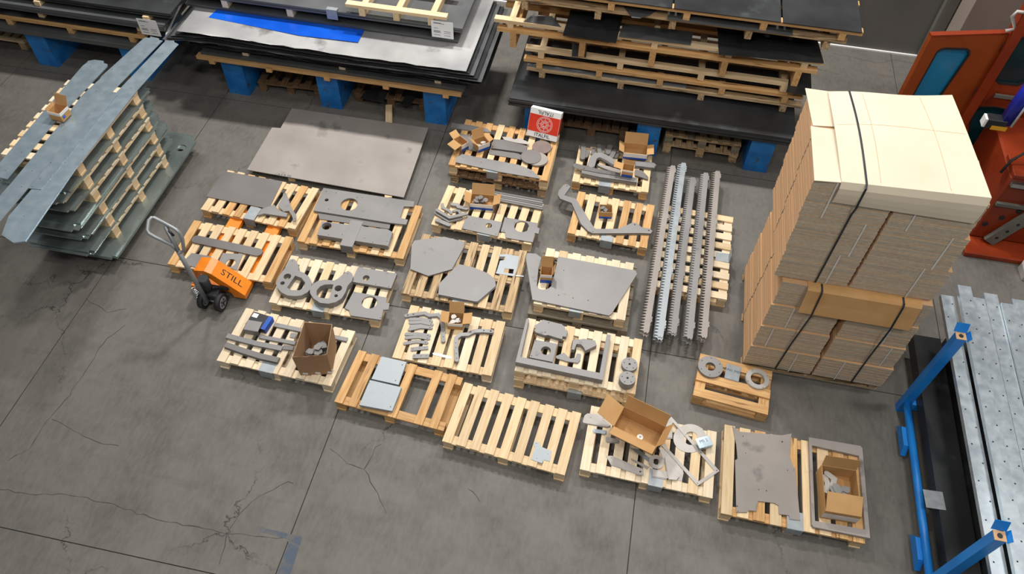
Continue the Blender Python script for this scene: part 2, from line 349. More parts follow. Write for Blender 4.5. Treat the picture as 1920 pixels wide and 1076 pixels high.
# ------------------------------------------------------------------ floor, walls
VX = [-14.4, -11.4, -8.4, -5.36, -2.26, .69, 3.72, 6.75, 9.8]; HY = [-4.4, -1.4, 1.62, 4.68, 7.56, 10.72]
fl = struct(obj('floor', box(24.2, 15.1, .05, 'joint'), None, None, (-2.3, 3.16, -.062)))
fl['label'] = 'worn grey concrete floor with cracked slabs'
for i in range(len(VX)-1):
    for j in range(len(HY)-1):
        obj('concrete_slab', box(VX[i+1]-VX[i]-.009, HY[j+1]-HY[j]-.009, .02, 'floor'), None, fl, ((VX[i]+VX[i+1])/2+2.3, (HY[j]+HY[j+1])/2-3.16, .042))
def flmark(pts, m='film_mark'):
    w = [at(p[0], p[1], .0005) for p in pts]; o = obj('paint_mark', prism([(p.x+2.3, p.y-3.16) for p in w], .0006, m, z0=.062), None, fl); return o
flmark([(483, 985), (505, 992), (566, 1006), (563, 1022), (540, 1016), (540, 1011), (485, 996)])
flmark([(541, 1018), (562, 1022), (545, 1076), (515, 1090), (519, 1076)])
def crack(px, w=.006, lab=None):
    P = []
    for i in range(len(px)-1):
        a, b = at(*px[i]).to_2d(), at(*px[i+1]).to_2d(); n = max(2, int((b-a).length/.06)); d = (b-a).normalized(); nn = Vector((-d.y, d.x))
        P += [a.lerp(b, q/n)+nn*random.uniform(-.012, .012) for q in range(n)]
    Lf, Rt = [], []
    for i, p in enumerate(P):
        d = (P[min(i+1, len(P)-1)]-P[max(i-1, 0)]).normalized(); nn = Vector((-d.y, d.x))*w*random.uniform(.25, .75); Lf.append(p+nn); Rt.append(p-nn)
    V = [(p.x+2.3, p.y-3.16, .0624) for p in Lf+Rt]; n = len(P); me = bpy.data.meshes.new('crack'); me.from_pydata(V, [], [(i, i+1, n+i+1, n+i) for i in range(n-1)]); obj('crack', me, 'joint', fl)
for px in [[(-10, 914), (55, 926), (125, 925), (200, 943), (270, 966), (330, 981), (425, 998), (490, 1006), (560, 1012)], [(425, 998), (450, 965), (485, 930), (540, 905), (560, 905)], [(425, 998), (418, 1040), (400, 1076)], [(15, 862), (55, 840), (85, 790), (130, 740), (200, 635), (245, 600)], [(98, 785), (130, 800), (180, 830), (235, 840)], [(620, 840), (650, 870), (685, 880), (700, 915), (720, 950), (725, 980)], [(685, 880), (705, 840), (725, 825)], [(878, 915), (895, 930), (905, 950)], [(1560, 100), (1600, 108), (1650, 118), (1680, 112), (1725, 122)], [(160, 560), (200, 585), (250, 575)]]: crack(px)
struct(obj('wall_back', box(24.2, .2, 6.0, 'wall'), None, None, (-2.3, 10.83, -.01)))
struct(obj('wall_right', box(.2, 15.1, 6.0, 'wall'), None, None, (9.9, 3.16, -.01)))
struct(obj('wall_left', box(.2, 15.1, 6.0, 'wall'), None, None, (-14.5, 3.16, -.01)))
struct(obj('baseboard_back', box(17.9, .03, .02, 'white'), None, None, (-4.85, 10.712, .0)))
d1 = struct(obj('trim_1', box(.16, .1, 5.0, 'frame'), None, None, (4.17, 10.675, 0)))
struct(obj('trim_2', box(1.4, .5, 5.99, 'pillar'), None, None, (4.97, 10.46, 0)))

# ------------------------------------------------------------------ pallets with cut steel parts
k1, k2, k3, k4, k5, k6 = K(360, 310, 7.385), K(550, 345, 6.723), K(300, 400, 7.385), K(490, 470, 7.173), K(400, 570, 6.329), K(620, 650, 6.331)
k7, k8, k9, k10, k11, k12 = K(730, 560, 6.522), K(740, 435, 6.331), K(800, 335, 7.6875), K(830, 195, 5.979), K(1060, 250, 8.61), K(1030, 340, 7.423)
k13, k14, k15, k16, k17, k18 = K(970, 455, 6.52), K(950, 590, 6.33), K(820, 705, 5.379), K(1080, 725, 4.782), K(1280, 650, 7.172), K(1340, 780, 4.303)
Z1 = PH+.0005; Z2 = 2*PH+.001

def pallet_long(label, x, y, a, L, Wd, offs, bw, z0=0.0, m='oak', group='wooden pallets in the yard', nb=2):
    t = thing('wooden_pallet', label, 'pallet', (x, y, z0), a, group); LASTP.append((x, y, a, L, Wd))
    xs = (-1, 1) if nb == 2 else (-1, 0, 1)
    for j in (-1, 0, 1): obj('bottom_board', box(L, .08, TB, m), None, t, (0, j*(Wd/2-.04), 0))
    for i in xs:
        obj('stringer_board', box(Wd, .1, TS, m), None, t, (i*(L/2-.05), 0, TB+TK), (0, 0, PI/2))
        for j in (-1, 0, 1): obj('block', box(.1, .08, TK, m), None, t, (i*(L/2-.05), j*(Wd/2-.04), TB))
    for o in offs: obj('deck_board', box(L, bw, TD, m), None, t, (random.uniform(-.004, .004), o*Wd, TB+TK+TS), (0, 0, random.uniform(-.006, .006)))
    return t

# P1: plate and wing brackets
pallet('pale pallet with broad dark plate, behind the pallet on the orange truck', -4.046, 5.766, -.057, 1.186, .68, m='pine', m2='oak')
plate('steel_plate', 'broad dark grey rectangular plate on the pallet behind the orange truck', 'plate', k1, [(440, 78), (1250, 220), (1062, 600), (195, 430)], Z1, .006, 'steel_d', n=2)
plate('steel_bracket', 'triangular steel bracket pile at the dark plate corner', 'bracket', k1, [(905, 690), (960, 603), (1138, 542), (1200, 622), (1322, 662), (1310, 712), (1000, 665)], Z1+.0126, .008, 'steel', n=3)
plate('steel_hook', 'long pointed grey wing bracket beside the dark plate', 'bracket', k1, [(1262, 388), (1300, 375), (1340, 480), (1380, 600), (1440, 680), (1445, 760), (1410, 775), (1380, 690), (1340, 630), (1270, 640), (1190, 560), (1255, 430)], Z1+.0378, .008, 'steel', rnd=[(1425, 740, .008), (1290, 400, .006)])
bracket('label bracket on the pallet carrying the dark rectangular plate', k1, (725, 705), (878, 728), Z1+.013, .16, .11)
# P2: long slotted plates
pallet('orange pallet stacked with long plates with a round opening', -2.767, 5.645, .005, 1.24, .829, m='oak', m2='pine')
plate('steel_plate', 'long steel plate with large round opening and notched end', 'plate', k2, [(380, 48), (1525, 220), (1515, 285), (1395, 280), (1345, 425), (1445, 450), (1420, 510), (1230, 490), (255, 335)], Z1+.0112, .01, 'steel', n=2, rnd=[(705, 255, .1), (420, 200, .024), (540, 110, .006), (448, 315, .006), (805, 170, .006), (415, 95, .006), (870, 172, .005)])
plate('steel_strip', 'narrow steel strip between the two long plate piles', 'plate', k2, [(300, 340), (1225, 495), (1210, 565), (330, 440)], Z1, .01, 'steel_d')
plate('steel_plate', 'long chamfered plate with corner hole on thick front pile', 'plate', k2, [(360, 470), (1190, 572), (1252, 605), (1195, 780), (300, 640)], Z1, .011, 'steel', n=6, rnd=[(420, 530, .055), (445, 640, .005), (618, 635, .005), (898, 680, .005), (1002, 735, .005), (1178, 725, .005)], jit=.006)
bracket('label bracket lying over the thick pile of chamfered plates', k2, (597, 745), (755, 770), Z1+.069, .36, .12, 'steel')
# P3: pallet on the truck
pallet('pale pallet lifted on the orange hand truck', -4.044, 4.94, -.002, 1.198, .669, m='pine', m2='oak')
bar('steel_bar', 'long flat steel bar lying across the pallet on the truck', 'bar', k3, [(505, 355), (1350, 535)], .108, Z1, .01, 'steel_d', n=2)
plate('steel_plate', 'trapezoid steel plate beside the grey truck handle', 'plate', k3, [(440, 548), (705, 595), (738, 655), (600, 770), (360, 715), (330, 655)], Z1, .008, 'steel')
plate('steel_plate', 'small square plate with round opening near the truck', 'plate', k3, [(870, 548), (1145, 565), (1060, 785), (800, 695)], Z1, .008, 'steel', rnd=[(980, 685, .055)])
# P4: ring brackets
pallet('pale pallet carrying two thick ring brackets', -2.764, 4.687, .014, 1.2, .665, m='pine2', m2='pine')
DR = [(350, 180), (370, 135), (400, 112), (440, 112), (470, 140), (500, 200), (498, 268), (570, 295), (640, 350), (680, 430), (670, 500), (620, 560), (540, 600), (450, 610), (350, 600), (270, 560), (215, 500), (195, 440), (230, 350), (290, 270), (330, 220)]
plate('ring_bracket', 'thick ring bracket with arm pointing up, two round holes', 'bracket', k4, DR, Z1, .011, 'steel', n=6, holes=[[(455, 335), (540, 365), (590, 430), (575, 490), (515, 530), (405, 530), (345, 495)]], rnd=[(350, 347, .04), (285, 435, .024), (415, 140, .005)], jit=.002)
ER = [(1100, 315), (1130, 288), (1170, 272), (1215, 300), (1235, 350), (1215, 410), (1160, 470), (1130, 560), (1080, 640), (1000, 690), (900, 712), (790, 700), (700, 640), (655, 570), (650, 510), (690, 450), (760, 405), (850, 388), (980, 400), (1040, 370)]
plate('ring_bracket', 'thick ring bracket with arm pointing right, beside square plates', 'bracket', k4, ER, Z1, .011, 'steel', n=7, holes=[[(970, 455), (930, 450), (850, 455), (790, 480), (745, 530), (740, 590), (780, 630), (860, 640), (915, 640)]], rnd=[(1035, 505, .04), (1005, 605, .02), (1160, 310, .005)], jit=.002)
plate('steel_plate', 'rectangular plate with one small hole beside ring brackets', 'plate', k4, [(1300, 218), (1825, 308), (1745, 505), (1215, 415)], Z1, .009, 'steel', n=5, rnd=[(1410, 365, .037), (1540, 452, .005), (1715, 483, .005)], jit=.002)
plate('steel_plate', 'square stepped plate with large round hole at pallet corner', 'plate', k4, [(1240, 550), (1690, 630), (1680, 700), (1725, 705), (1710, 790), (1640, 795), (1610, 930), (1200, 870), (1180, 800), (1120, 770)], Z1, .008, 'steel', n=2, rnd=[(1455, 695, .083), (1258, 568, .005), (1600, 900, .005)])
bracket('label bracket under the right-pointing ring bracket', k4, (690, 752), (850, 778), Z1+.002, .09, .11, 'zinc_m')
# P5: bars, black box, tall carton
pallet('pale pallet with bars and a tall open carton', -2.969, 3.872, -.039, 1.216, .675, m='pine2', m2='pine2')
bar('steel_bar', 'flat bar running behind the tall open carton', 'bar', k5, [(725, 240), (1590, 420)], .045, Z1, .01, 'steel', n=2, rounded=False)
bar('steel_bar', 'short flat bar left of the tall open carton', 'bar', k5, [(545, 380), (968, 462)], .042, Z1, .01, 'steel', n=2, rounded=False)
bar('steel_bar', 'long curved steel bar second from the pallet front', 'bar', k5, [(160, 372), (300, 410), (500, 462), (815, 525)], .055, Z1, .01, 'steel', n=3, rounded=False, hol=[(290, 400, .004)])
bar('steel_bar', 'stub of steel bar touching the tall carton', 'bar', k5, [(825, 510), (945, 522)], .05, Z1, .01, 'steel_d', n=2, rounded=False)
bar('steel_bar', 'long curved steel bar nearest the pallet front edge', 'bar', k5, [(140, 475), (350, 550), (560, 615), (770, 662)], .06, Z1, .012, 'steel_d', n=3, rounded=False)
plate('steel_plate', 'tiny square steel offcut beside the tall carton', 'plate', k5, [(920, 340), (988, 345), (968, 405), (905, 392)], Z1, .008, 'steel')
bb = carton('small black carton with blue end on the bar pallet', k5, (400, 285), (625, 355), Z1, .17, .07, None, [('r', 0, .07, 'pblue')], 'dark', wid=.22)
obj('lid', box(.22, .17, .003, 'dark'), None, bb, (0, 0, .07)); obj('blue_band', box(.045, .172, .002, 'pblue'), None, bb, (.09, 0, .0735)); obj('paper_label', box(.06, .05, .001, 'paper'), None, bb, (-.07, .045, .0732))
bracket('grey metal bracket lying against the small black carton', k5, (360, 300), (530, 328), Z1+.08, .12, .075, 'steel', edge=False)
bracket('label bracket at the front of the bar and tall carton pallet', k5, (545, 765), (712, 798), Z1, .15, .11)
Zc = PH+.38
def tall_carton():
    w = [at(*k5(p), Zc) for p in [(925, 612), (1345, 592), (1412, 242), (1078, 210)]]
    c = sum(w, Vector())/4; t = thing('cardboard_box', 'tall open cardboard box torn along its front rim', 'carton', (c.x, c.y, Z1), 0, 'open cardboard boxes')
    H = [.345, .37, .385, .38]
    B = [c+(p-c)*.93 for p in w]
    for i in range(4):
        a, b = w[i]-c, w[(i+1) % 4]-c; a0, b0 = B[i]-c, B[(i+1) % 4]-c; nn = Vector((-(b-a).y, (b-a).x, 0)).normalized()*.006
        n = 9; V = []; Fc = []
        for s in (0, 1):
            for q in range(n+1):
                f = q/n; top = a.lerp(b, f); bot = a0.lerp(b0, f); hh = H[i]+(H[(i+1) % 4]-H[i])*f
                if i == 0: hh += random.uniform(-.014, .012)
                V += [(bot.x+nn.x*s, bot.y+nn.y*s, .002), (top.x+nn.x*s, top.y+nn.y*s, hh)]
        N2 = 2*(n+1)
        for q in range(n):
            x = 2*q
            Fc += [(x, x+2, x+3, x+1), (N2+x, N2+x+1, N2+x+3, N2+x+2), (x+1, x+3, N2+x+3, N2+x+1), (x, N2+x, N2+x+2, x+2)]
        Fc += [(0, 1, N2+1, N2), (2*n, N2+2*n, N2+2*n+1, 2*n+1)]
        me = bpy.data.meshes.new('wall'); me.from_pydata(V, [], Fc); bm = bmesh.new(); bm.from_mesh(me); bmesh.ops.recalc_face_normals(bm, faces=bm.faces); bm.to_mesh(me); bm.free()
        obj('wall', me, 'card_t', t)
        if i == 0:
            for f in (.16, .55, .93):
                pz = .05; p = a0.lerp(b0, f).lerp(a.lerp(b, f), pz/.36); ang = math.atan2((b-a).y, (b-a).x)
                obj('paper_label', box(.05, .002, .06, 'strapw'), None, t, (p.x-nn.x*.4, p.y-nn.y*.4, pz-.03), (R(-8), R(20), ang))
    me = prism([((p-c).x, (p-c).y) for p in B], .004, 'inner'); obj('base_panel', me, None, t)
    return t, c
tc, tcc = tall_carton()
fill('loose grey steel part inside the tall torn carton', 'steel part', tc, .15, .12, .1, 16, 'steel_d', .06)
# P6: open orange pallet with two zinc sheets
pallet('orange pallet with wide gaps and two pale square sheets', -1.705, 3.62, -.075, 1.107, .62, bw=.082, m='oak', m2='oak', fr=[-.465, -.335, .03, .275, .405])
plate('zinc_sheet', 'square galvanised sheet nearer the back of the gapped pallet', 'sheet', k6, [(605, 115), (900, 180), (805, 450), (485, 380)], Z1, .003, 'zinc_m', n=8, rnd=[(850, 215, .006), (770, 402, .006)], jit=.002)
plate('zinc_sheet', 'square galvanised sheet nearer the front of the gapped pallet', 'sheet', k6, [(465, 395), (840, 480), (730, 762), (340, 690)], Z1, .003, 'zinc_m', n=10, rnd=[(710, 712, .006), (460, 425, .005)], jit=.002)
# P7: bent bars
pallet('pale pallet covered with small bent steel bars', -1.37, 4.294, -.009, 1.03, .676, n=8, bw=.094, m='pine', m2='pine2')
bar('bent_bar', 'long bent bar with slotted ends at the back left', 'bar', k7, [(205, 205), (300, 190), (430, 172), (490, 200), (595, 193), (638, 228), (655, 330), (660, 510)], .04, Z1, .008, 'steel', n=3, hol=[(225, 200, .009), (293, 190, .009), (655, 350, .005), (657, 410, .005), (660, 465, .005)], jit=.006)
bar('bent_bar', 'long bent bar with right-hand arm across the boards', 'bar', k7, [(1250, 397), (1150, 388), (1030, 395), (960, 432), (870, 436), (818, 475), (815, 600), (825, 748)], .042, Z1, .008, 'steel', n=4, hol=[(1240, 395, .01), (1155, 388, .008), (812, 540, .005), (814, 597, .005), (817, 668, .005), (824, 728, .005)])
for i, (p, nn) in enumerate([([(255, 250), (390, 246), (510, 272)], 2), ([(258, 290), (390, 284), (520, 312)], 2), ([(265, 332), (390, 322), (500, 340)], 1), ([(248, 372), (380, 342), (508, 350)], 3), ([(208, 430), (350, 428), (485, 448)], 2), ([(210, 475), (350, 462), (478, 483)], 2), ([(192, 545), (330, 520), (455, 535)], 2)]):
    bar('arched_bracket', ['topmost', 'second', 'third', 'fourth', 'fifth', 'sixth', 'lowest'][i]+' arched bracket in the column of small bent bars', 'bracket', k7, p, .037, Z1, .006, 'steel', n=nn, hol=[(p[2][0]-12, p[2][1], .006)], group='column of small arched brackets', jit=.001)
bar('drilled_strip', 'upper of two short drilled strips below arched brackets', 'bar', k7, [(265, 615), (475, 595)], .042, Z1, .007, 'steel', n=2, hol=[(287, 612, .005), (367, 605, .005), (432, 600, .005)], rounded=False)
bar('drilled_strip', 'lower of two short drilled strips below arched brackets', 'bar', k7, [(290, 702), (482, 698)], .048, Z1, .007, 'steel', n=3, hol=[(308, 700, .005), (387, 698, .005), (452, 697, .005)], rounded=False)
bar('drilled_strip', 'thin shiny drilled strip lying alone near the pallet front', 'bar', k7, [(545, 672), (742, 718)], .026, Z1, .004, 'zinc', hol=[(585, 680, .006), (720, 712, .004)])
c7 = carton('small open carton behind the bent bars, back flap raised', k7, (715, 372), (900, 385), Z1, .15, .1, {'b': (.12, 32), 'r': (.09, 75), 'l': (.08, 70)}, [('f', .06, .1, 'white')])
fill('pale part inside the carton among bent bars', 'steel part', c7, .1, .07, .02, 8, 'pale_steel', .04)
# P8: polygon plates
pallet('worn deep pallet with two faceted plate piles', -1.421, 5.2, -.003, 1.217, .878, m='worn', m2='pine', mid=True)
plate('steel_plate', 'faceted steel plate at the back left of the worn pallet', 'plate', k8, [(235, 100), (585, 55), (830, 115), (820, 180), (680, 440), (400, 520), (190, 440), (205, 150)], Z1, .007, 'steel', n=3, jit=.006)
plate('steel_plate', 'faceted steel plate at the front centre of the worn pallet', 'plate', k8, [(765, 380), (940, 420), (1110, 490), (1190, 560), (1200, 640), (990, 820), (960, 825), (520, 740), (530, 610), (700, 440)], Z1, .007, 'steel', n=5, jit=.005)
plate('zinc_offcut', 'shiny notched offcut with square window on the worn pallet', 'sheet', k8, [(1230, 265), (1330, 262), (1480, 290), (1455, 430), (1420, 525), (1200, 490), (1215, 455), (1250, 340), (1310, 330), (1315, 290), (1250, 290)], Z1, .003, 'zinc_m', holes=[[(1305, 432), (1415, 440), (1405, 495), (1295, 480)]])
bar('steel_rod', 'thin shiny rod beside the notched offcut', 'rod', k8, [(1435, 517), (1530, 524)], .012, Z1, .01, 'chrome', rounded=False)
bracket('label bracket under the front faceted plate', k8, (680, 838), (838, 852), Z1+.001, .08, .11)
# P9: L brackets, blue banded carton
pallet('pale pallet with blue-banded carton and elbow brackets', -1.364, 6.11, -.05, 1.181, .664, m='pine', m2='pine')
for i, (p, w, nn, dz) in enumerate([([(225, 365), (232, 412), (330, 465), (352, 492)], .035, 2, 0), ([(372, 365), (440, 372), (462, 402), (572, 425)], .045, 4, 0), ([(390, 462), (460, 452), (485, 492)], .035, 2, 0), ([(150, 450), (330, 555), (490, 520), (560, 505)], .04, 2, .038), ([(140, 490), (320, 600), (492, 560)], .045, 3, 0), ([(150, 592), (318, 660)], .05, 4, 0)]):
    bar('elbow_bracket', ['thin curled elbow bracket at the back left corner', 'folded elbow bracket pile nearest the blue-banded carton', 'small elbow bracket at the middle of the heap', 'long elbow bracket lying on top of the heap', 'long elbow bracket in the middle of the heap', 'straight-armed elbow bracket at the front left corner'][i], 'bracket', k9, p, w, Z1+dz, .009, 'steel', n=nn, group='heap of elbow brackets', jit=.002)
c9 = carton('open carton with white and blue band, back flap upright', k9, (622, 432), (955, 462), Z1, .17, .085, {'b': (.13, 28), 'r': (.09, 62), 'l': (.08, 62)}, [('f', .0, .035, 'pblue'), ('f', .035, .085, 'white')])
fill('dark part inside the blue-banded open carton', 'steel part', c9, .16, .08, .02, 9, 'steel_d', .045)
for i in range(5):
    bar('steel_profile', 'long thin steel profile, number %s of five from the carton back' % ['one', 'two', 'three', 'four', 'five'][i], 'profile', k9, [(960, 185+i*27), (1672, 312+i*30)], .024, Z1, .014, 'steel' if i % 2 else 'steel_d', n=2, rounded=False, group='long thin profiles behind the carton', jit=.003)
plate('steel_plate', 'rectangular plate with one small round hole beside elbow brackets', 'plate', k9, [(580, 525), (1085, 625), (1020, 830), (505, 715)], Z1, .007, 'steel', n=2, rnd=[(895, 675, .038), (768, 578, .005), (525, 700, .005), (1000, 800, .005), (698, 652, .004)])
plate('steel_plate', 'square stepped plate with large hole by the thin profiles', 'plate', k9, [(1130, 555), (1600, 640), (1590, 700), (1628, 715), (1612, 795), (1560, 780), (1530, 915), (1140, 850), (1132, 770), (1070, 760)], Z1, .007, 'steel', n=2, rnd=[(1370, 690, .086), (1162, 570, .005), (1112, 742, .005)])
bracket('label bracket in front of the rectangular one-hole plate', k9, (745, 798), (908, 826), Z1, .1, .11)
# P10: double pallet with discs
pallet('old brown pallet underneath the orange disc pallet', -1.363, 7.07, -.012, 1.2, .83, z0=0, m='dark_wood', m2='worn')
pallet('orange pallet stacked on an old one, carrying discs', -1.363, 7.09, -.012, 1.221, .862, z0=PH+.0005, m='oak', m2='pine', bw=.08)
plate('steel_plate', 'long pointed plate along the disc pallet front edge', 'plate', k10, [(150, 600), (215, 560), (850, 680), (1000, 740), (1090, 820), (1085, 835), (640, 760), (148, 652)], Z2, .007, 'steel', n=2, rnd=[(230, 595, .004), (430, 650, .005), (985, 765, .005)])
plate('steel_strip', 'narrow strip behind the long pointed plate', 'plate', k10, [(520, 515), (740, 525), (890, 572), (885, 625), (520, 560)], Z2, .007, 'steel_d')
plate('steel_strip', 'strip overhanging the back left corner of disc pallet', 'plate', k10, [(100, 210), (330, 240), (500, 275), (545, 318), (300, 295), (92, 262)], Z2, .006, 'steel', n=2)
plate('steel_plate', 'dark plate lying under the two blue-white cartons', 'plate', k10, [(140, 318), (340, 362), (470, 420), (420, 540), (270, 510), (200, 440)], Z2, .006, 'steel_d')
plate('steel_plate', 'broad plate pile in the middle of the disc pallet', 'plate', k10, [(570, 395), (700, 400), (950, 470), (925, 545), (545, 492)], Z2, .007, 'steel_d', n=4)
plate('toothed_strip', 'pale toothed strip on the broad plate pile', 'strip', k10, [(665, 365), (760, 372), (800, 395), (860, 382), (960, 425), (975, 455), (870, 440), (790, 425), (690, 400)], Z2+.029, .004, 'pale_steel')
disc('abrasive_disc', 'brown round disc at the back of the disc pallet', 'disc', k10, (1112, 480), .118, Z2, .006, 'brown_steel', n=3)
disc('steel_disc', 'grey round disc on the right-hand front pile', 'disc', k10, (1072, 615), .115, Z2, .007, 'steel_w', n=4, jit=.012)
disc('steel_disc', 'grey round disc overlapping on the left', 'disc', k10, (992, 588), .125, Z2+.03, .006, 'steel_d', jit=.012)
c10 = carton('small tilted open carton at the left of disc pallet', k10, (205, 545), (300, 490), Z2+.007, .16, .1, {'l': (.1, 100), 'b': (.09, 60)}, [('f', 0, .04, 'pblue'), ('f', .04, .1, 'white')], wid=.11)
c10b = carton('small open carton with raised flap holding pale scraps', k10, (395, 548), (535, 495), Z2+.007, .14, .1, {'l': (.1, 40), 'b': (.12, 20), 'r': (.06, 70)}, [('f', 0, .04, 'pblue'), ('f', .04, .1, 'white')], wid=.16)
fill('pale scrap inside the small carton with raised flap', 'steel part', c10b, .08, .05, .03, 5, 'pale_steel', .04)
bracket('label bracket on the disc pallet front edge', k10, (483, 778), (607, 800), Z2, .07, .11)
def wire_box():
    A, B = at(*k10((945, 348)), Z2), at(*k10((1278, 430)), Z2); X = (B-A).normalized(); w = (B-A).length; hgt = .36
    nv = Vector((0, 0, 1)); Yv = nv.cross(X).normalized(); up = (Yv*math.cos(R(66))+nv*math.sin(R(66))).normalized(); n = X.cross(up).normalized()
    t = thing('wire_carton', 'white and red wire spool carton leaning at the pallet back', 'carton')
    C0 = (A+B)/2; d = .1
    P = C0+Vector((0, 0, d*math.cos(R(66))))
    basis(t, X, up, n, P)       # local: x along width, y up the face, z out of the printed face
    def pn(nm, x, y, z, dx, dy, dz, m): return obj(nm, box(dx, dy, dz, m, False), None, t, (x, y, z))
    t.location.y -= .045
    pn('carton_body', 0, hgt/2, -d/2, w, hgt, d, 'white')
    pn('red_panel', 0, hgt/2, .0005, w*.985, hgt*.6, .001, 'red')
    pn('red_panel', w/2+.0003, hgt/2, -d/2, .001, hgt*.6, d*.96, 'red'); pn('red_panel', -w/2-.0003, hgt/2, -d/2, .001, hgt*.6, d*.96, 'red')
    obj('lettering', textmesh('ITALFIL', .062, 'ink'), None, t, (0, hgt*.1, .0012))
    obj('lettering', textmesh('ITALFIL', .062, 'ink'), None, t, (0, hgt*.9, .0012), (0, 0, PI))
    for r in (.1, .085, .05, .036): obj('spool_print', prism(circ(.01, hgt/2, r, 32), .0006, 'white', [circ(.01, hgt/2, r-.004, 32)], .0011), None, t)
    for i in range(8):
        a = PI/4*i; obj('spool_print', box(.034, .004, .0006, 'white', False), None, t, (.01+.0675*math.cos(a), hgt/2+.0675*math.sin(a), .0014), (0, 0, a))
    for i in range(6):
        a = PI/3*i; obj('spool_print', box(.012, .009, .0006, 'white', False), None, t, (.01+.022*math.cos(a), hgt/2+.022*math.sin(a), .0014), (0, 0, a))
wire_box()
# P11: heap of arms
pallet('short pallet heaped with curved arms before the blue legs', -.022, 7.2, .006, .927, .66, n=7, bw=.085, m='pine', m2='oak')
plate('steel_plate', 'long narrow plate pile along the curved arm pallet front', 'plate', k11, [(265, 590), (600, 640), (900, 690), (1165, 722), (1155, 790), (880, 745), (560, 705), (265, 640)], Z1, .01, 'steel', n=6, rnd=[(1135, 735, .006)], jit=.003)
plate('steel_plate', 'slim plate overhanging the left of the curved arm pallet', 'plate', k11, [(110, 505), (165, 482), (480, 562), (890, 640), (890, 690), (520, 632), (150, 558)], Z1+.062, .008, 'steel_d', rnd=[(180, 510, .006), (305, 565, .008)])
for i, (p, w, nn, dz) in enumerate([([(285, 185), (295, 260), (278, 390)], .06, 4, 0), ([(370, 290), (330, 365)], .05, 3, 0), ([(460, 250), (440, 320)], .045, 3, 0), ([(545, 195), (552, 300)], .05, 5, 0), ([(600, 225), (610, 300)], .05, 3, 0), ([(725, 205), (690, 310)], .06, 5, 0), ([(795, 275), (745, 370)], .055, 4, 0), ([(840, 325), (815, 375)], .05, 2, 0)]):
    bar('curved_steel_piece', ['first', 'second', 'third', 'fourth', 'fifth', 'sixth', 'seventh', 'eighth'][i]+' upright curved arm from the left in the back row', 'arm', k11, p, w, Z1+dz, .01, 'steel_d', n=nn, group='heap of curved arms', jit=.006)
bar('curved_steel_piece', 'large arched arm in front of the upright arms', 'arm', k11, [(420, 510), (450, 400), (500, 352), (580, 350), (700, 410), (790, 470)], .085, Z1+.02, .012, 'steel', n=4, jit=.006)
plate('steel_plate', 'angled plate between arched arm and small carton', 'plate', k11, [(525, 490), (700, 530), (890, 590), (880, 640), (690, 590), (525, 520)], Z1, .01, 'steel_w', n=3)
plate('steel_plate', 'pointed plate right of the small blue-based carton', 'plate', k11, [(1125, 580), (1240, 600), (1340, 700), (1330, 740), (1125, 675)], Z1, .009, 'steel_d', n=3, rnd=[(1310, 700, .006)])
plate('steel_strip', 'layered strip pile at the right edge of arm pallet', 'plate', k11, [(1130, 440), (1420, 470), (1462, 500), (1430, 555), (1130, 520)], Z1, .009, 'steel', n=5, jit=.008)
c11 = carton('wide open carton with white front among curved arms', k11, (925, 402), (1305, 440), Z1+.046, .19, .09, {'b': (.14, 30), 'r': (.08, 75), 'l': (.07, 60)}, [('f', .0, .03, 'pblue'), ('f', .03, .09, 'white')])
c11b = carton('small open carton with blue base and left flap out', k11, (900, 690), (1080, 720), Z1+.072, .12, .105, {'l': (.11, 80), 'b': (.05, 20)}, [('f', 0, .035, 'pblue'), ('f', .08, .105, 'white')])
bracket('label bracket on the curved arm pallet front edge', k11, (540, 818), (728, 852), Z1, .07, .12)
# P12: big bent arm
pallet('short orange pallet under one large bent arm', .067, 6.338, -.045, .925, .696, n=7, bw=.086, m='pine', m2='oak')
plate('bent_steel_piece', 'large hooked steel arm overhanging the short orange pallet', 'arm', k12, [(240, 40), (295, 70), (210, 195), (370, 240), (620, 640), (650, 660), (960, 660), (1100, 600), (1160, 570), (1215, 580), (1290, 640), (1400, 658), (1435, 690), (1410, 725), (1300, 718), (700, 722), (600, 720), (540, 690), (440, 590), (310, 300), (150, 240), (120, 190), (130, 130), (200, 45)], Z1, .01, 'steel', n=3, rnd=[(245, 65, .007), (1190, 602, .009), (1385, 682, .009), (605, 700, .006)], jit=.003)
c12 = carton('small low carton of dark parts with blue lettering strip', k12, (690, 512), (862, 522), Z1, .13, .1, None, [('f', .0, .03, 'pblue')], wid=.15)
fill('dark part inside the low carton on the arm pallet', 'steel part', c12, .08, .06, .03, 7, 'steel_d', .04)
bracket('label bracket under the large hooked arm', k12, (715, 800), (880, 835), Z1, .07, .12)
# P13: big plate on double pallet
pallet_long('weathered grey pallet below the large slotted plate', -.108, 5.23, -.016, 1.06, .9, (-.44, -.2, .05, .25, .44), .11, 0, 'grey_wood', nb=3)
pallet('pale pallet stacked on weathered one under large slotted plate', -.108, 5.206, -.016, .96, .787, n=7, bw=.09, z0=PH+.0005, m='pine2', m2='pine')
plate('steel_plate', 'large angular plate with deep rounded slot at the left', 'plate', k13, [(120, 125), (230, 135), (292, 180), (255, 320), (240, 535), (265, 562), (300, 572), (350, 570), (385, 556), (412, 530), (440, 450), (500, 168), (1440, 338), (1465, 380), (1345, 570), (1150, 870), (1120, 890), (185, 695), (105, 180)], Z2, .01, 'steel', n=2, rnd=[(505, 640, .006), (680, 675, .006), (865, 705, .006), (570, 338, .006)], jit=.003)
c13 = carton('small carton with white and blue front in the plate slot', k13, (262, 485), (430, 498), Z2, .12, .13, {'b': (.12, 25), 'r': (.07, 20)}, [('f', 0, .05, 'pblue'), ('f', .09, .13, 'white')], wid=.125)
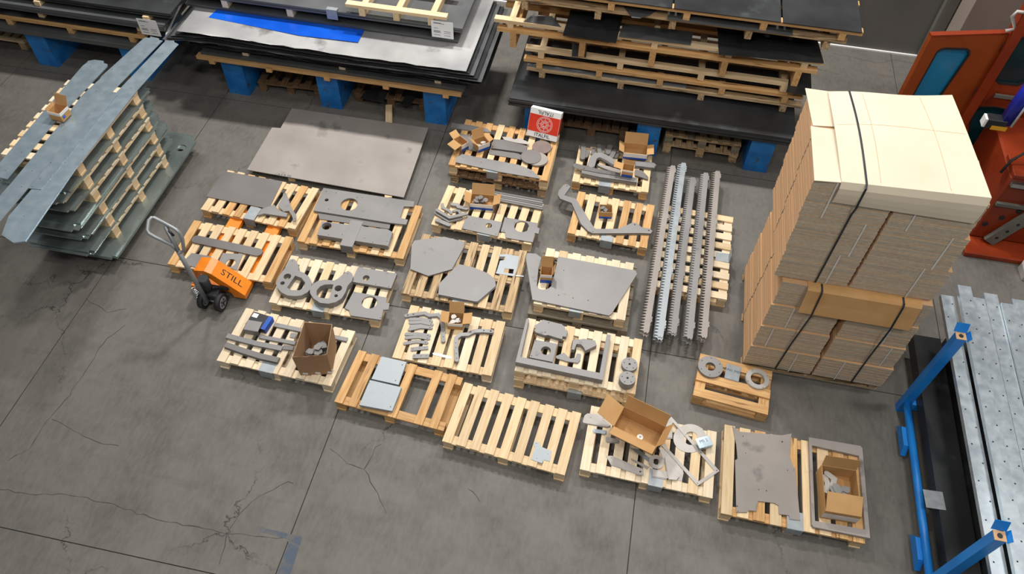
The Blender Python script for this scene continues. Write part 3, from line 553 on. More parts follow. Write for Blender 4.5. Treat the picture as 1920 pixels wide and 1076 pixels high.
bracket('label bracket under the front edge of the large slotted plate', k13, (630, 838), (778, 848), Z2, .06, .1, 'zinc_m')
# P14: U frame
pallet('pale lower pallet beneath the grey frame pile', -.03, 4.275, -.018, 1.19, .66, z0=0, m='pine', m2='pine')
pallet('pale upper pallet carrying the grey three-sided frame', -.03, 4.291, -.018, 1.193, .65, z0=PH+.0005, bw=.084, m='pine2', m2='pine')
plate('steel_surround', 'three-sided steel frame open at the back', 'frame', k14, [(235, 45), (265, 52), (165, 500), (1105, 690), (1190, 232), (1235, 240), (1140, 775), (105, 560)], Z2, .008, 'steel', n=9, jit=.002)
plate('toothed_plate', 'stepped plate pile inside the frame at back left', 'plate', k14, [(430, 58), (640, 110), (692, 140), (695, 178), (725, 190), (705, 262), (665, 255), (658, 290), (490, 240), (460, 245), (350, 210), (325, 180), (345, 165), (345, 120), (390, 90)], Z2, .009, 'steel', n=5, rnd=[(500, 95, .006), (458, 207, .006)], jit=.007)
plate('steel_plate', 'square plate pile with oval hole inside the frame', 'plate', k14, [(335, 295), (600, 345), (545, 560), (270, 505)], Z2, .009, 'steel', n=5, rnd=[(465, 425, .05), (345, 310, .005), (295, 487, .005)], jit=.002)
plate('hook_plate', 'small hook-shaped plate inside the frame', 'plate', k14, [(585, 490), (680, 450), (755, 520), (815, 510), (838, 458), (880, 465), (870, 540), (842, 572), (720, 555), (590, 515)], Z2, .008, 'steel', n=2)
plate('hook_plate', 'thick curved block bracket inside the frame', 'bracket', k14, [(790, 300), (920, 285), (1050, 305), (1068, 362), (935, 425), (915, 385), (880, 350), (830, 345), (800, 415), (770, 410)], Z2, .011, 'steel', n=5, jit=.003)
disc('steel_disc', 'drilled round disc pile farther from the opened carton', 'disc', k14, (1460, 585), .077, Z2, .009, 'steel', n=6, hole=.012, bolts=5)
disc('steel_disc', 'drilled round disc pile nearer the opened carton', 'disc', k14, (1435, 750), .077, Z2, .009, 'steel', n=10, hole=.012, bolts=5)
bracket('label bracket on the lower pallet under the grey frame', k14, (720, 925), (888, 948), Z1, .04, .11, ex=.025)
# P15: nearly empty pallet
pallet('empty pale pallet with a single small zinc plate', -.538, 3.441, -.09, 1.187, .668, m='pine', m2='pine')
plate('zinc_plate', 'small galvanised plate with a rounded ear on empty pallet', 'plate', k15, [(970, 690), (975, 670), (1000, 658), (1025, 668), (1045, 710), (1152, 755), (1135, 860), (1075, 845), (1055, 880), (945, 840), (985, 720)], Z1, .004, 'zinc_m', rnd=[(1000, 682, .007), (1115, 790, .005), (1003, 832, .005)])
# P16: scattered pale parts
pallet('pale pallet with large opened carton and scattered pale parts', .765, 3.473, -.024, 1.211, .68, m='pine2', m2='pine')
A16 = 'plate'
plate('pale_ring', 'large pale ring under the long rectangular frame', 'ring', k16, circ(1020, 462, 148, 30, 128), Z1, .004, 'pale_steel', holes=[circ(1030, 462, 62, 24, 60)])
plate('pale_surround', 'long pale rectangular frame reaching out of the carton', 'frame', k16, [(855, 268), (1287, 755), (1090, 888), (690, 440)], Z1+.0045, .004, 'pale_steel', holes=[[(872, 320), (1242, 752), (1096, 848), (730, 450)]], rnd=[(1262, 750, .006), (1090, 866, .006), (985, 430, .005), (1120, 588, .005)])
for i, (pts, z, n) in enumerate([([(60, 310), (75, 262), (100, 245), (205, 252), (310, 350), (280, 360), (65, 322)], .0, 3), ([(150, 380), (265, 395), (262, 425), (160, 410)], .0, 3), ([(268, 455), (385, 478), (375, 498), (268, 492)], .0, 3), ([(270, 620), (320, 618), (600, 738), (602, 790), (550, 780), (310, 695)], .0, 2), ([(480, 545), (560, 560), (670, 650), (640, 665)], .0, 2), ([(688, 745), (825, 760), (820, 822), (690, 800)], .005, 2), ([(740, 540), (850, 600), (965, 770), (950, 845), (870, 832), (800, 700)], .0, 1), ([(800, 640), (870, 690), (930, 800), (900, 835), (830, 830)], .012, 2), ([(790, 320), (860, 325), (865, 455), (790, 455)], .0, 3), ([(490, 640), (600, 690), (660, 720), (640, 740), (500, 660)], .0, 1)]):
    plate('pale_bracket', ['pale bracket overhanging the left edge beside opened carton', 'shiny strip beneath the left side of the opened carton', 'small drilled strip below the opened carton left corner', 'long pale wedge-shaped arm near the front left', 'narrow pale strip under the front carton flap', 'pale square offcut at the front centre of scattered parts', 'broad pale curved sheet beside the rectangular frame', 'pale forked bracket on the curved sheet', 'pale block plate right of the opened carton', 'thin pale sliver beside the wedge-shaped arm'][i], 'plate', k16, pts, Z1+z, .004, 'pale_steel' if i not in (1, 4) else 'zinc', n=n, rnd=[(575, 758, .012), (318, 638, .006)] if i == 3 else [(132, 278, .006)] if i == 0 else [], group='scattered pale parts', jit=.012)
disc('pale_ring', 'small pale ring at the opened carton front corner', 'ring', k16, (720, 672), .07, Z1+.012, .004, 'pale_steel', hole=.03)
bracket('label bracket with written plate on the pale ring', k16, (1108, 553), (1228, 520), Z1+.06, .1, .05, 'zinc', 'MS 2', edge=False)
bracket('label bracket at the front of scattered pale parts', k16, (648, 852), (778, 888), Z1+.001, .14, .11)
def open_carton16():
    z0 = Z1+.0165; zr = z0+.17
    w = [at(*k16(p), zr) for p in [(328, 352), (728, 548), (802, 345), (432, 185)]]
    A, B = w[0], w[1]; X = (B-A).normalized(); W0 = ((B-A).length+(w[2]-w[3]).length)/2; D0 = ((w[3]-A).length+(w[2]-B).length)/2
    c = sum(w, Vector())/4; Yv = Vector((-X.y, X.x, 0)); f0 = c-Yv*D0/2
    inv = lambda P: (P.x, P.y)
    t = carton('large opened carton with four splayed flaps on scattered parts', lambda p: p, (0, 0), (1, 0), z0, D0, .17, {'l': (.2, 62), 'b': (.15, 18), 'r': (.13, 25), 'f': (.13, 62)}, wid=W0)
    t.location = (c.x, c.y, z0); t.rotation_euler = (0, 0, math.atan2(X.y, X.x)); return t
o16 = open_carton16()
q = o16.location
rg = obj('plastic_ring', prism(circ(0, 0, .03, 20), .006, 'white', [circ(0, 0, .009, 10)]), None, None, (q.x+.03, q.y-.02, q.z+.0045)); tag(rg, 'small white ring on the floor of the opened carton', 'ring')
# P17: half pallet
pallet_long('small half pallet with disc and ring by carton tower', 1.522, 4.374, -.096, .73, .518, (.4, -.04, -.4), .1, 0, 'oak')
disc('steel_disc', 'dark drilled disc on the small half pallet', 'disc', k17, (375, 265), .125, Z1, .01, 'steel', n=3, hole=.05, bolts=6, jit=.002)
disc('zinc_ring', 'pale metal ring on the small half pallet', 'ring', k17, (1010, 428), .116, Z1, .012, 'pale_steel', n=2, hole=.07, bolts=4)
bracket('handwritten metal plate between disc and ring', k17, (560, 418), (752, 472), Z1+.006, .18, .005, 'zinc_m', 'DN1 M03', edge=False)
# P18: big plate and frame
pallet('orange pallet with body plate and rectangular frame', 2.07, 3.43, -.012, 1.25, .9, m='oak', m2='pine', bw=.1)
plate('steel_plate', 'tall shield-shaped plate with arched cutout', 'plate', k18, [(145, 80), (200, 125), (545, 155), (620, 140), (605, 320), (635, 410), (650, 415), (690, 840), (605, 830), (600, 800), (520, 790), (515, 720), (480, 700), (350, 685), (335, 765), (270, 760), (260, 775), (175, 775), (165, 355), (185, 345), (175, 230)], Z1, .006, 'steel_w', n=2, rnd=[(228, 162, .006), (545, 207, .008), (418, 602, .006), (355, 593, .005), (180, 727, .008), (188, 766, .005), (588, 438, .005), (250, 298, .005), (640, 435, .004)], jit=.002)
plate('steel_surround', 'rectangular steel frame around the opened carton', 'frame', k18, [(760, 170), (1175, 240), (1192, 258), (1255, 985), (800, 895), (785, 875)], Z1, .008, 'steel_w', n=4, holes=[[(785, 235), (1165, 320), (1215, 915), (810, 845)]], jit=.003)
c18 = carton('opened carton of curved parts standing inside the rectangular frame', k18, (850, 822), (1128, 868), Z1, .44, .16, {'b': (.13, 15), 'f': (.17, -62)}, [('f', .03, .11, 'strapw')], wid=.31)
for i, p in enumerate([[(890, 490), (912, 545), (900, 600)], [(905, 460), (965, 505), (950, 575)]]):
    bar('curved_bracket', ['pale hooked bracket nearest the carton left wall', 'pale hooked bracket leaning on its neighbour'][i], 'bracket', k18, p, .05, Z1+.07+.008*i, .006, 'pale_steel', group='hooked brackets in the framed carton')
fill('grey curved part inside the framed carton', 'steel part', c18, .14, .18, .03, 12, 'steel', .07)
bracket('label bracket at the corner of the shield-shaped plate', k18, (582, 862), (716, 888), Z1+.001, .12, .1, 'zinc_m')
# P19: toothed blades
pallet('pale pallet turned sideways under the toothed blades', 1.02, 6.06, PI/2-.03, 1.26, .86, m='pine2', m2='pine')
def blade_mesh(Lb, m, w=.06, th=.04, n=66):
    p = Lb/n; pts = []
    for i in range(n): pts += [(-w/2, i*p), (-w/2-th, i*p+p*.1), (-w/2, i*p+p*.62)]
    pts += [(-w/2, Lb-.001), (-w/4, Lb+.02), (0, Lb+.01), (w/4, Lb+.022), (w/2, Lb)]
    for f in (.97, .66, .34, .06):
        y = Lb*f; pts += [(w/2, y+.05), (w/2+.014, y+.035), (w/2+.008, y+.012), (w/2+.016, y-.01), (w/2, y-.035)]
    pts += [(w/2, .0), (w/4, -.03), (0, -.012), (-w/4, -.026)]
    return prism(pts, .009, m)
for i, (a, b, nn, lab, mm, sh) in enumerate([((1262, 311.8), (1211.5, 620.6), 8, 'toothed blade on the leftmost pile of blades', 'steel_w', 0.0), ((1282, 306.5), (1238.2, 629), 9, 'bluish toothed blade on the second pile from left', 'zinc_m', 0.0), ((1300, 334), (1263.5, 622), 7, 'toothed blade on the middle pile of blades', 'steel', 0.0), ((1324, 326), (1293.5, 632), 8, 'toothed blade on the second pile from right', 'steel', 0.0), ((1346, 322), (1320.5, 630), 8, 'toothed blade on the rightmost pile of blades', 'steel_w', 0.0)]):
    z = Z1+nn*.0092; P, Q = at(*b, z), at(*a, z); d = Q-P
    me = blade_mesh(d.length, mm)
    for j in range(nn):
        o = obj('toothed_bar', me, None, None, (P.x+sh*j+random.uniform(-.002, .002), P.y+random.uniform(-.03, .02) if j else P.y, z-.009-.0092*j), (0, 0, math.atan2(d.y, d.x)-PI/2+(random.uniform(-.001, .001) if j else 0)))
        tag(o, lab if j == 0 else 'lower '+lab.replace(' on the', ' under the top of the', 1).replace('bluish ', ''), 'blade', 'pile '+str(i+1)+' of toothed blades')
A, B = at(1353, 490, Z1), at(1356, 476, Z1)
t = thing('label_bracket', 'label bracket on the right edge of the blade pallet', 'bracket', (1.36, 6.02, Z1), 0, 'folded metal label holders')
obj('top_flange', box(.15, .13, .0025, 'zinc_m'), None, t); obj('front_flange', box(.0025, .13, .11, 'zinc_m'), None, t, (.0765, 0, 0))

# ------------------------------------------------------------------ hand pallet truck
def truck():
    t = thing('hand_pallet_truck', 'orange hand pallet truck with grey loop handle', 'pallet truck', (-3.98, 4.45, 0))
    def w(nm, me, x, y, z, rot=(0, 0, 0), lab=None): return obj(nm, me, None, t, (x+3.98, y-4.45, z), rot, lab)
    for x in (-4.215, -3.745):
        me = prism([(-.078, 0), (.078, 0), (.078, 1.1), (.055, 1.2), (-.055, 1.2), (-.078, 1.1)], .05, 'orange'); f = w('fork', me, x, 4.42, .045)
        obj('fork_roller', cylmesh(.035, .06, 'rubber', 14, base=False), None, f, (0, 1.0, -.008), (0, PI/2, 0))
    # bridge-shaped chassis cover, profile in x-z, extruded along y
    pr = [(-4.21, .26), (-4.19, .35), (-4.15, .41), (-4.03, .43), (-3.96, .40), (-3.66, .11), (-3.66, .05), (-3.80, .05), (-3.80, .10), (-4.00, .31), (-4.08, .37), (-4.13, .34), (-4.15, .26)]
    w('fork_crossbar', box(.62, .1, .06, 'orange'), -3.98, 4.50, .045)
    me = prism([(x+3.98, z) for x, z in pr], .19, 'orange'); o = obj('chassis_cover', me, None, t, (0, .14, 0), (PI/2, 0, 0))
    d = Vector((.30, 0, -.29)).normalized(); P = Vector((-3.81, 4.495, .2548)); nn = Vector((.29, 0, .30)).normalized(); yv = nn.cross(d)
    tx = obj('lettering', textmesh('STILL', .10, 'ink'), None, t); tx.data.transform(Matrix.Scale(1.15, 4, (1, 0, 0)))
    Q = P-Vector((-3.98, 4.45, 0))+nn*.001
    tx.matrix_local = Matrix(((d.x, yv.x, nn.x, Q.x), (d.y, yv.y, nn.y, Q.y), (d.z, yv.z, nn.z, Q.z), (0, 0, 0, 1)))
    w('pump_body', cylmesh(.055, .30, 'dark', 18), -4.02, 4.33, .1); w('pump_base', box(.2, .16, .08, 'dark', bev=.012), -4.0, 4.33, .13)
    w('linkage_arm', box(.3, .03, .045, 'dark'), -3.85, 4.40, .17, (0, R(20), R(30)))
    w('axle', cylmesh(.018, .2, 'chrome', 10, base=False), -3.98, 4.28, .092, (0, PI/2, 0))
    for x in (-4.07, -3.88):
        g = w('wheel', cylmesh(.1, .055, 'rubber', 28, base=False), x, 4.27, .1, (0, PI/2, 0))
        obj('wheel_rim', cylmesh(.068, .058, 'handle', 20, base=False), None, g); obj('wheel_hub', cylmesh(.018, .066, 'dark', 12, base=False), None, g)
        for i in range(5): a = 2*PI*i/5; obj('rim_opening', cylmesh(.014, .0605, 'dark', 8, base=False), None, g, (.038*math.cos(a), .038*math.sin(a), 0))
    O = Vector((-3.98, 4.45, 0))
    base = at(388, 566, .14); top = at(334, 470, .92)
    obj('handle_shaft', tubemesh([base-O, base.lerp(top, .5)-O, top-O], .024, 'handle', 12), None, t)
    lp = [at(x, y, z)-O for x, y, z in [(336, 474, .9), (345, 470, .93), (342, 447, 1.05), (337, 437, 1.11), (330, 430, 1.15), (310, 419, 1.18), (290, 408, 1.2), (284, 408, 1.21), (279, 413, 1.21), (276, 431, 1.16), (279, 437, 1.14), (290, 444, 1.10), (322, 459, 1.0), (331, 468, .94)]]
    obj('handle_loop', tubemesh(lp, .018, 'handle', 12, True), None, t)
    obj('handle_plate', tubemesh([at(310, 424, 1.16)-O, at(334, 470, .94)-O], .022, 'handle', 4), None, t); obj('release_lever', tubemesh([at(316, 432, 1.15)-O, at(326, 442, 1.09)-O], .012, 'dark', 8), None, t)
    sp = []
    b0 = at(371, 560, .14); b1 = at(364, 540, .28)
    for i in range(61): f = i/60; a = f*2*PI*6; c = b0.lerp(b1, f); sp.append(c-O+Vector((.03*math.cos(a), .03*math.sin(a), 0)))
    obj('spring', tubemesh(sp, .006, 'chrome', 6), None, t)
truck()

# ------------------------------------------------------------------ large sheet on bearers
w = [at(*p, .115) for p in [(547, 203), (803, 240), (757, 370), (463, 318), (511, 240), (526, 240)]]
plate('steel_sheet', 'very large brownish grey steel sheet lying before the blue stands', 'sheet', FULL, [(547, 203), (803, 240), (757, 370), (463, 318), (510, 239), (526, 240)], .09, .012, 'steel_w', n=1)
sh = [o for o in COL.objects if o.get('label', '').startswith('very large brownish')][0]
q = at(533, 329, .1025); obj('handwriting', textmesh('AS 8.20', .055, 'ink2'), None, sh, (q.x-sh.location.x, q.y-sh.location.y, .0126))
for i, (px, py, l, lab) in enumerate([(728, 214, 1.6, 'pale wooden beam sticking out behind the large sheet'), (560, 240, 1.0, 'wooden beam hidden under the left half of the sheet')]):
    P = at(728, 370, .09) if i == 0 else at(545, 330, .09)
    Q = at(729, 196, .09) if i == 0 else at(590, 215, .09)
    c = (P+Q)/2; d = Q-P; o = obj('wooden_beam', box(d.length, .085, .089, 'pine'), None, None, (c.x, c.y, 0), (0, 0, math.atan2(d.y, d.x))); tag(o, lab, 'beam')

# ------------------------------------------------------------------ blue stands
for i, (x, lab) in enumerate([(-8.0, 'leftmost worn blue steel stand under the dark sheet packs'), (-6.62, 'worn blue stand half hidden behind the zinc sheet stack'), (-5.17, 'worn blue stand at the left of the blue-film sheet stack'), (-3.86, 'worn blue stand at the middle of the blue-film sheet stack'), (-2.42, 'worn blue stand at the right of the blue-film sheet stack'), (-1.09, 'worn blue stand behind the white and red carton'), (.34, 'worn blue stand between two brown pallets'), (1.74, 'worn blue stand beside the carton tower')]):
    t = thing('steel_stand', lab, 'stand', (x, 7.69, 0), 0, 'blue steel stands')
    obj('front_plate', box(.29, .02, .55, 'blue'), None, t, (0, .01, 0))
    for s in (-1, 1): obj('side_plate', box(.02, 1.1, .55, 'blue'), None, t, (s*.135, .57, 0))
    obj('foot_plate', box(.25, 1.1, .02, 'blue'), None, t, (0, .57, .01)); obj('top_plate', box(.25, 1.1, .015, 'blue'), None, t, (0, .57, .534))
    obj('back_plate', box(.29, .02, .55, 'blue'), None, t, (0, 1.13, 0))

def skid(label, x0, x1, y0, y1, z0, nb, m='pine', hb=.075, hr=.04, rw=.09, m2=None):
    t = thing('wooden_skid', label, 'skid', ((x0+x1)/2, y0, z0), 0, 'long wooden skids in the sheet stacks'); L = x1-x0
    for y in (rw/2, (y1-y0)/2, y1-y0-rw/2): obj('rail', box(L, rw, hr, m), None, t, (0, y, hb))
    for i in range(nb): obj('bearer', box(y1-y0, .075, hb, m2 or m), None, t, (-L/2+.2+(L-.4)*i/(nb-1), (y1-y0)/2, 0), (0, 0, PI/2))
    return t
def sheets(name, labs, x0, x1, y0, y1, z0, t, n, m, j=.02, group=None):
    """flat pack of sheets; the top one has its own label"""
    for i in range(n):
        top = i == n-1; dx, dy = random.uniform(-j, j), random.uniform(-j, j)
        o = obj(name, box(x1-x0, y1-y0, t, m), None, None, ((x0+x1)/2+dx, (y0+y1)/2+dy, z0+i*(t+.0008)), (0, 0, random.uniform(-.003, .003)))
        tag(o, labs if top else 'layer under the '+labs, 'sheet', group or 'layers of the '+labs[:40])
def beam(label, x, y0, y1, z0, h, m='pine', w=.08):
    o = obj('wooden_bearer', box(y1-y0, w, h, m), None, None, (x, (y0+y1)/2, z0), (0, 0, PI/2)); tag(o, label, 'beam', 'loose bearers between sheet packs')
def label_sheet(label, px, Y):
    P = [aty(*p, Y) for p in px]; c = sum(P, Vector())/4
    wd = ((P[1]-P[0]).length+(P[2]-P[3]).length)/2; h = ((P[3]-P[0]).length+(P[2]-P[1]).length)/2
    t = thing('paper_sheet', label, 'label', (c.x, Y, c.z-h/2)); obj('paper', box(wd, .002, h, 'paper'), None, t)
    for i, (f, l) in enumerate([(.88, .35), (.84, .5), (.55, .2), (.4, .3), (.35, .3), (.3, .34), (.15, .3)]): obj('print_line', box(wd*l, .001, h*.022, 'ink2'), None, t, (-wd*.4+wd*l/2, -.0015, h*f))
    for f in (.4, .3, .15): obj('print_line', box(wd*.3, .001, h*.022, 'ink2'), None, t, (wd*.22, -.0015, h*f))

# bay 1 (left)
B1 = (-10.2, -6.25)
sheets('steel_sheet', 'grey steel sheet on the left blue stands', -10.2, -6.25, 7.6, 9.1, .551, .02, 4, 'grey_pack', .008)
skid('pale skid in the left sheet stack', -10.2, -6.28, 7.66, 9.0, .636, 5, 'oak')
sheets('steel_sheet', 'black sheet on the left pale skid', -10.1, -6.4, 7.7, 9.0, .753, .012, 2, 'black', .03)
for i, x in enumerate([-9.2, -7.75, -6.35]): beam(['loose bearer at the far left under the grey pack', 'loose bearer in the middle under the grey pack', 'loose bearer beside the left paper sheet'][i], x, 7.72, 9.0, .7795, .09)
sheets('steel_sheet', 'grey sheet of the upper left pack', -10.2, -5.95, 7.68, 9.1, .87, .016, 5, 'grey_pack', .008)
for i, x in enumerate([-9.3, -7.72, -6.2]): beam(['upper loose bearer at the far left', 'upper loose bearer at the left stack middle', 'upper loose bearer above the left paper sheet'][i], x, 7.72, 9.0, .9545, .06)
sheets('steel_sheet', 'shiny black sheet on top of the left stack', -10.2, -5.86, 7.76, 9.2, 1.016, .014, 4, 'black', .008)
label_sheet('white printed paper hanging on the left sheet stack', [(258, 35), (295, 40), (300, 69), (263, 62)], 7.645)
pallet('pale pallet pushed under the left stack', -9.1, 8.35, 0, 1.2, .8, m='pine', m2='worn')
# bay 2 (middle, blue film)
skid('pale skid on the blue stands under the blue-film stack', -5.55, -2.03, 7.56, 9.0, .551, 5, 'oak', hb=.05, hr=.045)
def sag(label, x0, x1, y0, y1, z, amp, m, t=.006, nx=24, name='steel_sheet', group=None, fz=None, curl=0, ph=0., cat='sheet'):
    V = []; Fc = []; ny = 4
    for s in (0, 1):
        for j in range(ny+1):
            for i in range(nx+1):
                f = i/nx; x = x0+(x1-x0)*f; y = y0+(y1-y0)*j/ny; fr = 1-j/ny
                dz = amp*math.sin(f*PI*2.3+ph)*fr**1.5 - curl*max(0, (.22-f)/.22)**2
                yy = y+(random.uniform(-.012, .012) if j == 0 else 0)
                V.append((x-x0, yy-y0, dz+s*t))
    n1 = (nx+1)*(ny+1); g = lambda i, j, s: s*n1+j*(nx+1)+i
    for j in range(ny):
        for i in range(nx): Fc += [(g(i, j, 0), g(i, j+1, 0), g(i+1, j+1, 0), g(i+1, j, 0)), (g(i, j, 1), g(i+1, j, 1), g(i+1, j+1, 1), g(i, j+1, 1))]
    for i in range(nx): Fc += [(g(i, 0, 0), g(i+1, 0, 0), g(i+1, 0, 1), g(i, 0, 1)), (g(i+1, ny, 0), g(i, ny, 0), g(i, ny, 1), g(i+1, ny, 1))]
    for j in range(ny): Fc += [(g(0, j+1, 0), g(0, j, 0), g(0, j, 1), g(0, j+1, 1)), (g(nx, j, 0), g(nx, j+1, 0), g(nx, j+1, 1), g(nx, j, 1))]
    me = bpy.data.meshes.new('sag'); me.from_pydata(V, [], Fc); o = obj(name, me, m, None, (x0, y0, z)); tag(o, label, cat, group); return o
sheets('steel_sheet', 'dark sheet directly on the pale middle skid', -5.5, -2.0, 7.61, 9.0, .647, .01, 3, 'grey_pack', .006)
for i, x in enumerate([-4.9, -3.6, -2.35]): beam(['low loose bearer at the left of the middle stack', 'low loose bearer at the centre of the middle stack', 'low loose bearer at the right of the middle stack'][i], x, 7.66, 9.0, .681, .055, 'pine2')
for i in range(4): sag(['lowest wavy black sheet of the middle stack', 'wavy black sheet second from below in the middle stack', 'wavy black sheet third from below in the middle stack', 'wavy black sheet wider than those below it'][i], -5.65+.05*i, -1.98+.08*i, 7.64-.01*i, 9.05, .742+i*.022, .007, 'black', .006, ph=i*1.3, group='wavy black sheets in the middle stack')
sag('thin bright sheet edge among the wavy black sheets', -5.2, -2.06, 7.59, 9.0, .832, .006, 'silver', .004, ph=2.2)
for i, x in enumerate([-5.0, -3.55, -2.3]): beam(['short pale block at the left below the silver sheet', 'short pale block at the centre below the silver sheet', 'short pale block at the right below the silver sheet'][i], x, 7.62, 9.0, .845, .06, 'pine2')
for i in range(5): sag(['first dark sheet under the silver sheet', 'second dark sheet under the silver sheet', 'third dark sheet under the silver sheet', 'fourth dark sheet under the silver sheet', 'fifth dark sheet under the silver sheet'][4-i], -5.9+.06*i, -1.75-.05*i, 7.5+.012*i, 9.1, .915+i*.028, .008, 'black' if i % 2 else 'grey_pack', .006, curl=.05, ph=.9, group='dark sheets under the silver sheet')
sag('broad silver sheet with pale front margin', -5.62, -1.93, 7.47, 9.1, 1.06, .006, 'silver', .005, ph=.5)
flm = prism([(p.x, p.y) for p in (at(*q, 1.075) for q in [(415, 10), (689, 45), (671, 79), (560, 66), (391, 32)])], .002, 'film', z0=1.0715)
tag(obj('plastic_film', flm), 'bright blue plastic film on the silver sheet', 'film')
sheets('steel_sheet', 'grey sheet lying on the silver sheet behind the blue film', -5.75, -2.16, 7.99, 9.2, 1.078, .012, 3, 'grey_pack', .006)
for i, x in enumerate([-5.2, -4.33, -2.33]): beam(['upper loose bearer at the left behind blue film', 'upper loose bearer at the centre behind blue film', 'upper loose bearer beside the right paper sheet'][i], x, 8.0, 9.2, 1.1175, .11, 'pine2')
sheets('steel_sheet', 'grey sheet of the upper middle pack', -5.75, -2.1, 7.99, 9.2, 1.228, .012, 5, 'grey_pack', .006)
t = thing('label_bracket', 'metal tag hanging from the upper middle pack', 'bracket', (aty(620, 12, 7.98).x, 7.975, 1.18), 0, 'folded metal label holders')
obj('front_flange', box(.14, .003, .13, 'zinc_m'), None, t); obj('top_flange', box(.14, .06, .003, 'zinc_m'), None, t, (0, .03, .13))
skid('pale skid lying on top of the middle stack', -3.55, -2.28, 7.96, 9.1, 1.2935, 3, 'pine', hb=.1)
label_sheet('white printed paper hanging on the middle sheet stack', [(809, 38), (850, 43), (850, 74), (809, 68)], 7.95)
pl = pallet('old broken brown pallet under the middle stack, left', -4.52, 8.2, .05, .88, .7, n=6, m='dark_wood', m2='dark_wood')
pallet('old brown pallet with black plates under the middle stack', -3.1, 8.3, 0, 1.0, .8, n=6, m='dark_wood', m2='dark_wood')
plate('steel_plate', 'black square plate on the old brown pallet', 'plate', FULL, [(690, 165), (730, 165), (718, 192), (675, 184)], Z1, .006, 'black'); plate('steel_strip', 'black strip across the old brown pallet', 'plate', FULL, [(768, 168), (785, 170), (768, 200), (750, 196)], Z1, .006, 'black')
# bay 3 (right)
sheets('steel_sheet', 'black sheet of the thick base pack on the right stands', -1.43, 2.05, 7.6, 9.1, .551, .018, 6, 'black', .008)
z = .67
R3 = [('lowest pale skid of the right stack', -1.3, 2.1, 8.08, 'worn', 4, .085), ('second pale skid of the right stack', -1.34, 2.08, 8.07, 'oak', 5, .085), ('third pale skid of the right stack', -1.33, 2.03, 8.1, 'pine', 4, .085)]
for i, (lab, x0, x1, y0, mm, nb, hb) in enumerate(R3):
    skid(lab, x0, x1, y0, 9.2, z, nb, mm, hb, .04); z += hb+.041
    if i < 2: sheets('steel_sheet', ['grey sheet on the lowest right skid', 'narrow dark sheet on the second right skid'][i], x0+.01, (x0+x1)/2+.3 if i == 0 else x1-.3, y0+.02 if i == 0 else y0+.12, 8.5, z, .007, 1, 'zinc_m' if i == 0 else 'black', 0); z += .009
plate('steel_plate', 'small square grey plate on the third right skid', 'plate', FULL, [(1073, 82), (1101, 86), (1099, 107), (1072, 105)], z, .006, 'grey_pack')
plate('steel_plate', 'dark plate covering the right end of the third skid', 'plate', FULL, [(1485, 118), (1520, 120), (1522, 180), (1475, 172)], z, .006, 'black')
z += .008
R4 = [('fourth orange skid of the right stack', -1.68, 2.12, 8.06, 'oak', 5, .2), ('fifth pale skid of the right stack', -1.72, 2.16, 8.08, 'pine', 5, .06)]
for i, (lab, x0, x1, y0, mm, nb, hb) in enumerate(R4):
    skid(lab, x0, x1, y0, 9.2, z, nb, mm, hb, .045); z += hb+.046
for i, (lab, pts, mm) in enumerate([('dark plate at the left of the fifth skid', [(995, 30), (1035, 30), (1052, 50), (982, 40)], 'grey_pack'), ('large dark square plate on the fifth skid', [(1070, 18), (1168, 30), (1155, 80), (1055, 66)], 'black'), ('wide grey plate at the centre of the fifth skid', [(1168, 45), (1300, 60), (1295, 84), (1160, 68)], 'grey_pack'), ('large dark plate at the right of the fifth skid', [(1345, 50), (1532, 72), (1545, 118), (1348, 102)], 'black')]):
    plate('steel_plate', lab, 'plate', FULL, pts, z+.002*i, .006, mm, group='dark plates on the fifth skid')
z += .002
sheets('steel_sheet', 'black sheet packed under the sixth right skid', -1.2, 2.1, 8.55, 9.3, z+.012, .04, 4, 'black', .02); z += .182
skid('sixth pale skid of the right stack', -1.55, 2.3, 8.06, 9.2, z, 5, 'worn', .1, .05); z += .152
plate('steel_plate', 'trapezoid grey plate overhanging the sixth skid', 'plate', FULL, [(1160, 0), (1250, 8), (1218, 28), (1200, 34), (1185, 33)], z, .006, 'grey_pack')
sheets('steel_sheet', 'dark strip on the sixth right skid', .3, 1.7, 8.0, 8.5, z, .006, 1, 'grey_pack', 0); z += .008
skid('topmost orange skid of the right stack', -1.4, 2.42, 8.02, 9.2, z, 5, 'oak', .085, .045); z += .131
for i in range(3): sheets('steel_sheet', ['black sheet at the left on the topmost skid', 'black sheet at the middle of the topmost skid', 'black sheet at the right end of the topmost skid'][i], [-1.3, .35, 1.55][i], [.33, 1.53, 2.4][i], 8.0, 9.2, z, .01, 1, 'black', 0)
pallet('brown pallet under the right stack beside white carton', -.38, 8.3, 0, .95, .8, n=8, bw=.1, m='dark_wood', m2='dark_wood')
pallet('lower of two worn pallets by the rightmost blue stands', 1.04, 8.15, -.01, .95, .7, n=7, m='worn', m2='worn'); pallet('upper of two worn pallets by the rightmost blue stands', 1.04, 8.16, -.01, .95, .7, n=7, z0=PH+.0005, m='worn', m2='grey_wood')

